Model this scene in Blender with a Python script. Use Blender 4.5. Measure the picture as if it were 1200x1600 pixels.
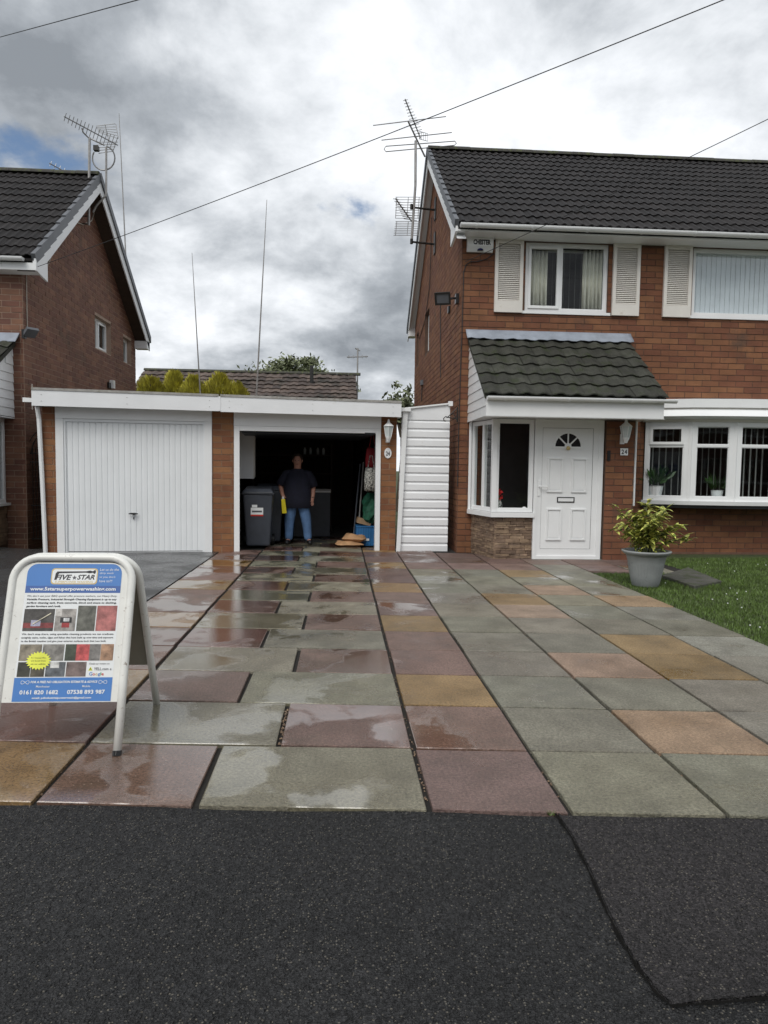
import bpy, math, random
from mathutils import Matrix, Vector
random.seed(7)
sc = bpy.context.scene
for o in list(bpy.data.objects): bpy.data.objects.remove(o)
COL = sc.collection
V = Vector
# ------------------------------------------------------------------ camera
F, PITCH, ROLL, YAW, H = 1050., .0634, .0134, .0648, 1.3845      # focal length in px of the 1200x1600 photograph
cy, sy, cp, sp, cr, sr = math.cos(YAW), math.sin(YAW), math.cos(PITCH), math.sin(PITCH), math.cos(ROLL), math.sin(ROLL)
FWD = V((sy*cp, cy*cp, -sp)); R0 = V((cy, -sy, 0)); U0 = V((sy*sp, cy*sp, cp))
RIGHT = cr*R0 + sr*U0; UP = -sr*R0 + cr*U0; EYE = V((0, 0, H))
cam = bpy.data.cameras.new('camera'); camo = bpy.data.objects.new('camera', cam); COL.objects.link(camo)
cam.sensor_fit = 'VERTICAL'; cam.sensor_height = 36; cam.lens = F/1600*36; cam.clip_end = 3000; cam.clip_start = .05
camo.matrix_world = Matrix(((RIGHT.x, UP.x, -FWD.x, 0), (RIGHT.y, UP.y, -FWD.y, 0), (RIGHT.z, UP.z, -FWD.z, H), (0, 0, 0, 1)))
sc.camera = camo
def ray(x, y): return FWD + RIGHT*((x-600)/F) + UP*((800-y)/F)
def onz(x, y, z=0): d = ray(x, y); return EYE + d*((z-H)/d.z)
def ony(x, y, Y): d = ray(x, y); return EYE + d*(Y/d.y)
def onx(x, y, X): d = ray(x, y); return EYE + d*(X/d.x)
# ------------------------------------------------------------------ world, sun, exposure
SUN_EL, SUN_AZ = math.radians(52), math.radians(205)      # azimuth clockwise from +Y: behind the camera, a little left
w = bpy.data.worlds.new('World'); sc.world = w; w.use_nodes = True
def N(nt, typ, **kw):
    n = nt.nodes.new(typ)
    for k, v in kw.items():
        if k.startswith('i_'):
            k = k[2:]; n.inputs[int(k) if k.isdigit() else k.replace('_', ' ')].default_value = v
        else: setattr(n, k, v)
    return n
def build_world():
    nt = w.node_tree; nt.nodes.clear(); L = nt.links.new
    out = N(nt, 'ShaderNodeOutputWorld'); bg = N(nt, 'ShaderNodeBackground'); L(bg.outputs[0], out.inputs[0])
    sky = N(nt, 'ShaderNodeTexSky'); sky.sky_type = 'NISHITA'; sky.sun_disc = False
    sky.sun_elevation = SUN_EL; sky.sun_rotation = SUN_AZ
    tc = N(nt, 'ShaderNodeTexCoord'); sep = N(nt, 'ShaderNodeSeparateXYZ'); L(tc.outputs['Generated'], sep.inputs[0])
    az = N(nt, 'ShaderNodeMath', operation='ABSOLUTE'); L(sep.outputs[2], az.inputs[0])
    zz = N(nt, 'ShaderNodeMath', operation='ADD', i_1=.38); L(az.outputs[0], zz.inputs[0])
    dx = N(nt, 'ShaderNodeMath', operation='DIVIDE'); L(sep.outputs[0], dx.inputs[0]); L(zz.outputs[0], dx.inputs[1])
    dy = N(nt, 'ShaderNodeMath', operation='DIVIDE'); L(sep.outputs[1], dy.inputs[0]); L(zz.outputs[0], dy.inputs[1])
    cmb = N(nt, 'ShaderNodeCombineXYZ'); L(dx.outputs[0], cmb.inputs[0]); L(dy.outputs[0], cmb.inputs[1])
    def noise(off, sc_, det, ro, di):
        mp = N(nt, 'ShaderNodeMapping'); mp.inputs['Location'].default_value = off; L(cmb.outputs[0], mp.inputs[0])
        n = N(nt, 'ShaderNodeTexNoise', i_Scale=sc_, i_Detail=det, i_Roughness=ro, i_Distortion=di); L(mp.outputs[0], n.inputs['Vector']); return n.outputs[0]
    big = noise((9.3, 3, 3), 1.35, 4., .5, 0.); puff = noise((2, 9, 1), 3.6, 12., .6, .12)
    mixn = N(nt, 'ShaderNodeMix', data_type='FLOAT'); mixn.inputs[0].default_value = .42; L(big, mixn.inputs[2]); L(puff, mixn.inputs[3])
    ramp = N(nt, 'ShaderNodeValToRGB'); e = ramp.color_ramp.elements
    e[0].position = .39; e[0].color = (.21, .23, .255, 1); e[1].position = .60; e[1].color = (.80, .82, .85, 1)
    m = e.new(.455); m.color = (.34, .365, .395, 1); m = e.new(.525); m.color = (.58, .605, .635, 1)
    L(mixn.outputs[0], ramp.inputs[0])
    # gaps in the cloud cover
    g1 = noise((5.89, 5.02, 1), 2.2, 9., .58, .1)
    gap = N(nt, 'ShaderNodeMapRange', interpolation_type='SMOOTHSTEP'); gap.inputs[1].default_value = .60; gap.inputs[2].default_value = .70; L(g1, gap.inputs[0])
    sks = N(nt, 'ShaderNodeVectorMath', operation='SCALE'); sks.inputs[3].default_value = .085; L(sky.outputs[0], sks.inputs[0])
    mx = N(nt, 'ShaderNodeMix', data_type='RGBA'); L(gap.outputs[0], mx.inputs[0]); L(ramp.outputs[0], mx.inputs[6]); L(sks.outputs[0], mx.inputs[7])
    L(mx.outputs[2], bg.inputs[0]); bg.inputs[1].default_value = 1.0
build_world()
sun = bpy.data.lights.new('sun', 'SUN'); sun.energy = 1.5; sun.angle = math.radians(35); sun.color = (1, .97, .92)
suno = bpy.data.objects.new('sun', sun); COL.objects.link(suno)
sd = V((math.sin(SUN_AZ)*math.cos(SUN_EL), math.cos(SUN_AZ)*math.cos(SUN_EL), math.sin(SUN_EL)))
suno.rotation_euler = (-sd).to_track_quat('-Z', 'Y').to_euler(); suno.location = sd*40
sc.view_settings.view_transform = 'Standard'; sc.view_settings.look = 'None'; sc.view_settings.gamma = 1
sc.view_settings.use_curve_mapping = False; sc.view_settings.exposure = 0.46
sc.render.engine = 'CYCLES'
# ------------------------------------------------------------------ mesh helpers
PW = {}
def place(o, parent, M):
    COL.objects.link(o); o.parent = parent
    o.matrix_basis = (PW[parent.name].inverted() @ M) if parent else M
    PW[o.name] = M
    return o
def tag(o, label=None, cat=None, group=None, kind=None):
    for k, v in (('label', label), ('category', cat), ('group', group), ('kind', kind)):
        if v: o[k] = v
    return o
def thing(name, loc, label, cat, group=None):
    o = bpy.data.objects.new(name, None); o.empty_display_size = .1
    place(o, None, Matrix.Translation(V(loc))); return tag(o, label, cat, group)
class MB:
    def __init__(s, M=None): s.v = []; s.f = []; s.M = M
    def add(s, vs, fs):
        b = len(s.v)
        s.v += [tuple((s.M @ V(p)) if s.M else p) for p in vs]; s.f += [tuple(i+b for i in f) for f in fs]; return s
    def box(s, x0, x1, y0, y1, z0, z1):
        return s.add([(x0,y0,z0),(x1,y0,z0),(x1,y1,z0),(x0,y1,z0),(x0,y0,z1),(x1,y0,z1),(x1,y1,z1),(x0,y1,z1)],
                     [(0,3,2,1),(4,5,6,7),(0,1,5,4),(1,2,6,5),(2,3,7,6),(3,0,4,7)])
    def hexa(s, a, b):      # two quads of points, bottom and top
        return s.add(list(a)+list(b), [(0,3,2,1),(4,5,6,7),(0,1,5,4),(1,2,6,5),(2,3,7,6),(3,0,4,7)])
    def prism(s, poly, d):  # polygon of 3d points extruded by vector d
        n = len(poly); d = V(d); p = [V(q) for q in poly]
        return s.add([tuple(q) for q in p]+[tuple(q+d) for q in p],
                     [tuple(range(n))[::-1], tuple(range(n, 2*n))]+[(i, (i+1) % n, (i+1) % n+n, i+n) for i in range(n)])
    def tube(s, pts, r, n=6, closed=False, flat=1.):
        pts = [V(p) for p in pts]; m = len(pts); rs = r if isinstance(r, (list, tuple)) else [r]*m
        vs = []; up = None
        for i, p in enumerate(pts):
            a = pts[(i-1) % m] if (closed or i) else p; b = pts[(i+1) % m] if (closed or i < m-1) else p
            t = (b-a).normalized()
            if up is None: up = V((0,0,1)) if abs(t.z) < .9 else V((0,1,0))
            x = t.cross(up).normalized(); y = x.cross(t).normalized(); up = y
            for k in range(n):
                an = 2*math.pi*(k+.5)/n; vs.append(tuple(p+x*(math.cos(an)*rs[i])+y*(math.sin(an)*rs[i]*flat)))
        fs = []
        for i in range(m if closed else m-1):
            j = (i+1) % m
            for k in range(n): fs.append((i*n+k, i*n+(k+1) % n, j*n+(k+1) % n, j*n+k))
        if not closed: fs += [tuple(range(n))[::-1], tuple(range((m-1)*n, m*n))]
        return s.add(vs, fs)
    def lathe(s, prof, c=(0,0,0), n=24, sx=1, sy_=1):
        c = V(c); vs = []; fs = []
        for (r, z) in prof:
            for k in range(n): a = 2*math.pi*k/n; vs.append((c.x+r*sx*math.cos(a), c.y+r*sy_*math.sin(a), c.z+z))
        for i in range(len(prof)-1):
            for k in range(n): fs.append((i*n+k, i*n+(k+1) % n, (i+1)*n+(k+1) % n, (i+1)*n+k))
        fs += [tuple(range(n))[::-1], tuple(range((len(prof)-1)*n, len(prof)*n))]
        return s.add(vs, fs)
    def ring(s, outer, inner, y0, y1):   # rectangular frame in x/z with depth y0..y1; outer/inner = (x0,x1,z0,z1)
        a, b, c, d = outer; e, f, g, h = inner
        s.box(a, e, y0, y1, c, d); s.box(f, b, y0, y1, c, d); s.box(e, f, y0, y1, c, g); s.box(e, f, y0, y1, h, d); return s
    def mesh(s, name, mat, smooth=False, center=True):
        c = V((0,0,0))
        if center and s.v:
            xs, ys, zs = zip(*s.v); c = V(((min(xs)+max(xs))/2, (min(ys)+max(ys))/2, min(zs)))
        me = bpy.data.meshes.new(name); me.from_pydata([(p[0]-c.x, p[1]-c.y, p[2]-c.z) for p in s.v], [], s.f)
        if mat: me.materials.append(mat)
        if smooth: me.polygons.foreach_set('use_smooth', [True]*len(me.polygons))
        me.update(); return me, c
    def build(s, name, mat, parent=None, smooth=False, label=None, cat=None, group=None, kind=None):
        me, c = s.mesh(name, mat, smooth)
        o = bpy.data.objects.new(name, me); place(o, parent, Matrix.Translation(c)); return tag(o, label, cat, group, kind)
def inst(name, me, parent, M, color=None):
    o = bpy.data.objects.new(name, me); place(o, parent, M)
    if color: o.color = color
    return o
def frame(o, x, y, z):   # matrix from origin and three axes
    o, x, y, z = V(o), V(x), V(y), V(z)
    return Matrix(((x.x, y.x, z.x, o.x), (x.y, y.y, z.y, o.y), (x.z, y.z, z.z, o.z), (0, 0, 0, 1)))
def bevel(o, wd, seg=2):
    m = o.modifiers.new('bevel', 'BEVEL'); m.width = wd; m.segments = seg; m.limit_method = 'ANGLE'; m.angle_limit = math.radians(40); return o
# ------------------------------------------------------------------ materials
def mat(name, col, rough=.6, var=.15, scale=6., bump=0., bscale=60., metal=0., detail=4., spec=.5, objcol=False, rand=0., stretch=None, col2=None, dirt=None):
    m = bpy.data.materials.new(name); m.use_nodes = True; nt = m.node_tree; L = nt.links.new
    b = nt.nodes['Principled BSDF']; b.inputs['Roughness'].default_value = rough; b.inputs['Metallic'].default_value = metal
    b.inputs['Specular IOR Level'].default_value = spec
    tc = N(nt, 'ShaderNodeNewGeometry'); vec = tc.outputs['Position']
    if stretch:
        mp = N(nt, 'ShaderNodeMapping'); mp.inputs['Scale'].default_value = stretch; L(vec, mp.inputs[0]); vec = mp.outputs[0]
    n = N(nt, 'ShaderNodeTexNoise', i_Scale=scale, i_Detail=detail, i_Roughness=.6); L(vec, n.inputs['Vector'])
    hsv = N(nt, 'ShaderNodeHueSaturation')
    if objcol:
        oi = N(nt, 'ShaderNodeObjectInfo'); L(oi.outputs['Color'], hsv.inputs['Color'])
    elif col2:
        mr0 = N(nt, 'ShaderNodeMapRange'); mr0.inputs[1].default_value = .38; mr0.inputs[2].default_value = .62; L(n.outputs[0], mr0.inputs[0])
        mx = N(nt, 'ShaderNodeMix', data_type='RGBA'); L(mr0.outputs[0], mx.inputs[0]); mx.inputs[6].default_value = (*col, 1); mx.inputs[7].default_value = (*col2, 1)
        L(mx.outputs[2], hsv.inputs['Color'])
    else: hsv.inputs['Color'].default_value = (*col, 1)
    mr = N(nt, 'ShaderNodeMapRange'); mr.inputs[1].default_value = .3; mr.inputs[2].default_value = .7
    mr.inputs[3].default_value = 1-var; mr.inputs[4].default_value = 1+var; L(n.outputs[0], mr.inputs[0])
    val = mr.outputs[0]
    if rand:
        oi2 = N(nt, 'ShaderNodeObjectInfo'); ge = N(nt, 'ShaderNodeNewGeometry')
        ad = N(nt, 'ShaderNodeMath', operation='ADD'); L(oi2.outputs['Random'], ad.inputs[0]); L(ge.outputs['Random Per Island'], ad.inputs[1])
        fr = N(nt, 'ShaderNodeMath', operation='FRACT'); L(ad.outputs[0], fr.inputs[0])
        mr2 = N(nt, 'ShaderNodeMapRange'); mr2.inputs[3].default_value = 1-rand; mr2.inputs[4].default_value = 1+rand; L(fr.outputs[0], mr2.inputs[0])
        mu = N(nt, 'ShaderNodeMath', operation='MULTIPLY'); L(val, mu.inputs[0]); L(mr2.outputs[0], mu.inputs[1]); val = mu.outputs[0]
        fr2 = N(nt, 'ShaderNodeMath', operation='MULTIPLY_ADD', i_1=.014, i_2=.493); L(fr.outputs[0], fr2.inputs[0]); L(fr2.outputs[0], hsv.inputs['Hue'])
    L(val, hsv.inputs['Value']); last = hsv.outputs[0]
    if dirt:     # blotches of another colour with a shape of their own: (colour, noise scale, threshold)
        nd = N(nt, 'ShaderNodeTexNoise', i_Scale=dirt[1], i_Detail=8., i_Roughness=.7); L(tc.outputs['Position'], nd.inputs['Vector'])
        md = N(nt, 'ShaderNodeMapRange'); md.inputs[1].default_value = dirt[2]; md.inputs[2].default_value = dirt[2]+.12; L(nd.outputs[0], md.inputs[0])
        mx2 = N(nt, 'ShaderNodeMix', data_type='RGBA'); L(md.outputs[0], mx2.inputs[0]); L(last, mx2.inputs[6]); mx2.inputs[7].default_value = (*dirt[0], 1); last = mx2.outputs[2]
    L(last, b.inputs['Base Color'])
    if bump:
        nb = N(nt, 'ShaderNodeTexNoise', i_Scale=bscale, i_Detail=5., i_Roughness=.65); L(vec, nb.inputs['Vector'])
        bp = N(nt, 'ShaderNodeBump', i_Strength=bump, i_Distance=.01); L(nb.outputs[0], bp.inputs['Height']); L(bp.outputs[0], b.inputs['Normal'])
    return m
def glass_mat(name, tint=(.95, .97, .97), ior=1.5):
    m = bpy.data.materials.new(name); m.use_nodes = True; nt = m.node_tree; nt.nodes.clear(); L = nt.links.new
    out = N(nt, 'ShaderNodeOutputMaterial'); tr = N(nt, 'ShaderNodeBsdfTransparent'); tr.inputs[0].default_value = (*tint, 1)
    gl = N(nt, 'ShaderNodeBsdfGlossy', i_Roughness=.015); fr = N(nt, 'ShaderNodeFresnel', i_IOR=ior)
    n = N(nt, 'ShaderNodeTexNoise', i_Scale=1.6, i_Detail=1.); ge = N(nt, 'ShaderNodeNewGeometry'); L(ge.outputs['Position'], n.inputs['Vector'])
    bp = N(nt, 'ShaderNodeBump', i_Strength=.08, i_Distance=.02); L(n.outputs[0], bp.inputs['Height']); L(bp.outputs[0], gl.inputs['Normal'])
    iv = N(nt, 'ShaderNodeMath', operation='SUBTRACT', i_0=1.); L(ge.outputs['Backfacing'], iv.inputs[1]); fm = N(nt, 'ShaderNodeMath', operation='MULTIPLY'); L(fr.outputs[0], fm.inputs[0]); L(iv.outputs[0], fm.inputs[1])
    mx = N(nt, 'ShaderNodeMixShader'); L(fm.outputs[0], mx.inputs[0]); L(tr.outputs[0], mx.inputs[1]); L(gl.outputs[0], mx.inputs[2]); L(mx.outputs[0], out.inputs[0])
    return m
def slab_mat():
    m = bpy.data.materials.new('paving_slab'); m.use_nodes = True; nt = m.node_tree; L = nt.links.new; b = nt.nodes['Principled BSDF']
    ge = N(nt, 'ShaderNodeNewGeometry'); P = ge.outputs['Position']; oi = N(nt, 'ShaderNodeObjectInfo')
    sep = N(nt, 'ShaderNodeSeparateXYZ'); L(P, sep.inputs[0])
    # wetness: the lower left half of the drive holds a water film, broken into patches
    wn = N(nt, 'ShaderNodeTexNoise', i_Scale=1.7, i_Detail=4., i_Roughness=.55, i_Distortion=.4); L(P, wn.inputs['Vector'])
    wx = N(nt, 'ShaderNodeMapRange'); wx.inputs[1].default_value = 1.6; wx.inputs[2].default_value = -.9; wx.inputs[3].default_value = -.06; wx.inputs[4].default_value = .16; L(sep.outputs[0], wx.inputs[0])
    wa = N(nt, 'ShaderNodeMath', operation='ADD'); L(wn.outputs[0], wa.inputs[0]); L(wx.outputs[0], wa.inputs[1])
    ob = N(nt, 'ShaderNodeMath', operation='MULTIPLY_ADD', i_1=.14, i_2=-.07); L(oi.outputs['Random'], ob.inputs[0])
    wb = N(nt, 'ShaderNodeMath', operation='ADD'); L(wa.outputs[0], wb.inputs[0]); L(ob.outputs[0], wb.inputs[1])
    wet = N(nt, 'ShaderNodeMapRange', interpolation_type='SMOOTHSTEP'); wet.inputs[1].default_value = .40; wet.inputs[2].default_value = .70; L(wb.outputs[0], wet.inputs[0])
    # colour: slab colour, mottling, aggregate flecks
    n1 = N(nt, 'ShaderNodeTexNoise', i_Scale=3.2, i_Detail=7., i_Roughness=.65); L(P, n1.inputs['Vector'])
    n2 = N(nt, 'ShaderNodeTexNoise', i_Scale=70., i_Detail=5., i_Roughness=.8); L(P, n2.inputs['Vector'])
    v1 = N(nt, 'ShaderNodeMapRange'); v1.inputs[1].default_value = .3; v1.inputs[2].default_value = .7; v1.inputs[3].default_value = .72; v1.inputs[4].default_value = 1.25; L(n1.outputs[0], v1.inputs[0])
    v2 = N(nt, 'ShaderNodeMapRange'); v2.inputs[1].default_value = .3; v2.inputs[2].default_value = .7; v2.inputs[3].default_value = .45; v2.inputs[4].default_value = 1.6; L(n2.outputs[0], v2.inputs[0])
    mu = N(nt, 'ShaderNodeMath', operation='MULTIPLY'); L(v1.outputs[0], mu.inputs[0]); L(v2.outputs[0], mu.inputs[1])
    wd = N(nt, 'ShaderNodeMapRange'); wd.inputs[3].default_value = 1.05; wd.inputs[4].default_value = .68; L(wet.outputs[0], wd.inputs[0])
    mu2 = N(nt, 'ShaderNodeMath', operation='MULTIPLY'); L(mu.outputs[0], mu2.inputs[0]); L(wd.outputs[0], mu2.inputs[1])
    hsv = N(nt, 'ShaderNodeHueSaturation'); L(oi.outputs['Color'], hsv.inputs['Color']); L(mu2.outputs[0], hsv.inputs['Value'])
    ws = N(nt, 'ShaderNodeMapRange'); ws.inputs[3].default_value = .95; ws.inputs[4].default_value = 1.2; L(wet.outputs[0], ws.inputs[0]); L(ws.outputs[0], hsv.inputs['Saturation'])
    # moss and dirt stains
    n4 = N(nt, 'ShaderNodeTexNoise', i_Scale=2.1, i_Detail=9., i_Roughness=.72); mpn = N(nt, 'ShaderNodeMapping'); mpn.inputs['Location'].default_value = (7, 3, 2); L(P, mpn.inputs[0]); L(mpn.outputs[0], n4.inputs['Vector'])
    st = N(nt, 'ShaderNodeMapRange'); st.inputs[1].default_value = .52; st.inputs[2].default_value = .72; st.inputs[4].default_value = .38; L(n4.outputs[0], st.inputs[0])
    mxs = N(nt, 'ShaderNodeMix', data_type='RGBA'); L(st.outputs[0], mxs.inputs[0]); L(hsv.outputs[0], mxs.inputs[6]); mxs.inputs[7].default_value = (.10, .085, .055, 1)
    vo = N(nt, 'ShaderNodeTexVoronoi', i_Scale=42.); L(P, vo.inputs['Vector'])
    fl = N(nt, 'ShaderNodeMapRange'); fl.inputs[1].default_value = .16; fl.inputs[2].default_value = .1; L(vo.outputs['Distance'], fl.inputs[0])
    sepc = N(nt, 'ShaderNodeSeparateColor'); L(vo.outputs['Color'], sepc.inputs[0])
    gt = N(nt, 'ShaderNodeMath', operation='GREATER_THAN', i_1=.72); L(sepc.outputs[0], gt.inputs[0])
    fm = N(nt, 'ShaderNodeMath', operation='MULTIPLY'); L(fl.outputs[0], fm.inputs[0]); L(gt.outputs[0], fm.inputs[1])
    fm2 = N(nt, 'ShaderNodeMath', operation='MULTIPLY', i_1=.55); L(fm.outputs[0], fm2.inputs[0])
    mxf = N(nt, 'ShaderNodeMix', data_type='RGBA'); L(fm2.outputs[0], mxf.inputs[0]); L(mxs.outputs[2], mxf.inputs[6]); mxf.inputs[7].default_value = (.42, .36, .30, 1)
    L(mxf.outputs[2], b.inputs['Base Color'])
    film = N(nt, 'ShaderNodeMapRange', interpolation_type='SMOOTHSTEP'); film.inputs[1].default_value = .53; film.inputs[2].default_value = .67; L(wb.outputs[0], film.inputs[0])
    ro = N(nt, 'ShaderNodeMapRange'); ro.inputs[3].default_value = .60; ro.inputs[4].default_value = .30; L(wet.outputs[0], ro.inputs[0])
    ro2 = N(nt, 'ShaderNodeMix', data_type='FLOAT'); L(film.outputs[0], ro2.inputs[0]); L(ro.outputs[0], ro2.inputs[2]); ro2.inputs[3].default_value = .07; L(ro2.outputs[0], b.inputs['Roughness'])
    nb = N(nt, 'ShaderNodeTexNoise', i_Scale=75., i_Detail=4., i_Roughness=.65); L(P, nb.inputs['Vector'])
    nb2 = N(nt, 'ShaderNodeTexNoise', i_Scale=230., i_Detail=2.); L(P, nb2.inputs['Vector'])
    nbm = N(nt, 'ShaderNodeMath', operation='MULTIPLY_ADD', i_1=.5); L(nb2.outputs[0], nbm.inputs[0]); L(nb.outputs[0], nbm.inputs[2])
    bs = N(nt, 'ShaderNodeMapRange'); bs.inputs[3].default_value = 1.; bs.inputs[4].default_value = .04; L(film.outputs[0], bs.inputs[0])
    bp = N(nt, 'ShaderNodeBump', i_Distance=.016); L(bs.outputs[0], bp.inputs['Strength']); L(nbm.outputs[0], bp.inputs['Height']); L(bp.outputs[0], b.inputs['Normal']); L(bp.outputs[0], b.inputs['Coat Normal']); L(wet.outputs[0], b.inputs['Coat Weight']); b.inputs['Coat Roughness'].default_value = .12; b.inputs['Coat IOR'].default_value = 1.4
    return m
def tarmac_mat(name, base, rough=.5, fleck=.30, wet=None):
    m = bpy.data.materials.new(name); m.use_nodes = True; nt = m.node_tree; L = nt.links.new; b = nt.nodes['Principled BSDF']; b.inputs['Specular IOR Level'].default_value = .32 if wet is None else .5
    ge = N(nt, 'ShaderNodeNewGeometry'); P = ge.outputs['Position']
    n1 = N(nt, 'ShaderNodeTexNoise', i_Scale=1.1, i_Detail=6., i_Roughness=.6); L(P, n1.inputs['Vector'])
    vo = N(nt, 'ShaderNodeTexVoronoi', i_Scale=125.); L(P, vo.inputs['Vector'])
    sepc = N(nt, 'ShaderNodeSeparateColor'); L(vo.outputs['Color'], sepc.inputs[0])
    v1 = N(nt, 'ShaderNodeMapRange'); v1.inputs[1].default_value = .3; v1.inputs[2].default_value = .7; v1.inputs[3].default_value = .65; v1.inputs[4].default_value = 1.45; L(n1.outputs[0], v1.inputs[0])
    v2 = N(nt, 'ShaderNodeMapRange'); v2.inputs[3].default_value = .4; v2.inputs[4].default_value = 1.7; L(sepc.outputs[1], v2.inputs[0])
    mu = N(nt, 'ShaderNodeMath', operation='MULTIPLY'); L(v1.outputs[0], mu.inputs[0]); L(v2.outputs[0], mu.inputs[1])
    hsv = N(nt, 'ShaderNodeHueSaturation'); hsv.inputs['Color'].default_value = (*base, 1); L(mu.outputs[0], hsv.inputs['Value'])
    gt = N(nt, 'ShaderNodeMath', operation='GREATER_THAN', i_1=.86); L(sepc.outputs[0], gt.inputs[0])
    fl = N(nt, 'ShaderNodeMapRange'); fl.inputs[1].default_value = .5; fl.inputs[2].default_value = .3; L(vo.outputs['Distance'], fl.inputs[0])
    fm = N(nt, 'ShaderNodeMath', operation='MULTIPLY'); L(gt.outputs[0], fm.inputs[0]); L(fl.outputs[0], fm.inputs[1])
    fm2 = N(nt, 'ShaderNodeMath', operation='MULTIPLY', i_1=.36); L(fm.outputs[0], fm2.inputs[0])
    mx = N(nt, 'ShaderNodeMix', data_type='RGBA'); L(fm2.outputs[0], mx.inputs[0]); L(hsv.outputs[0], mx.inputs[6]); mx.inputs[7].default_value = (fleck, fleck*.9, fleck*.72, 1)
    L(mx.outputs[2], b.inputs['Base Color'])
    ro = N(nt, 'ShaderNodeMapRange'); ro.inputs[1].default_value = .4; ro.inputs[2].default_value = .6; ro.inputs[3].default_value = rough
    ro.inputs[4].default_value = wet if wet is not None else rough+.15; L(n1.outputs[0], ro.inputs[0]); L(ro.outputs[0], b.inputs['Roughness'])
    bp = N(nt, 'ShaderNodeBump', i_Strength=1. if wet is None else .25, i_Distance=.012); L(vo.outputs['Distance'], bp.inputs['Height'])
    n5 = N(nt, 'ShaderNodeTexNoise', i_Scale=38., i_Detail=4.); L(P, n5.inputs['Vector'])
    bp2 = N(nt, 'ShaderNodeBump', i_Strength=.9 if wet is None else .1, i_Distance=.02); L(n5.outputs[0], bp2.inputs['Height']); L(bp.outputs[0], bp2.inputs['Normal']); L(bp2.outputs[0], b.inputs['Normal'])
    return m
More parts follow.
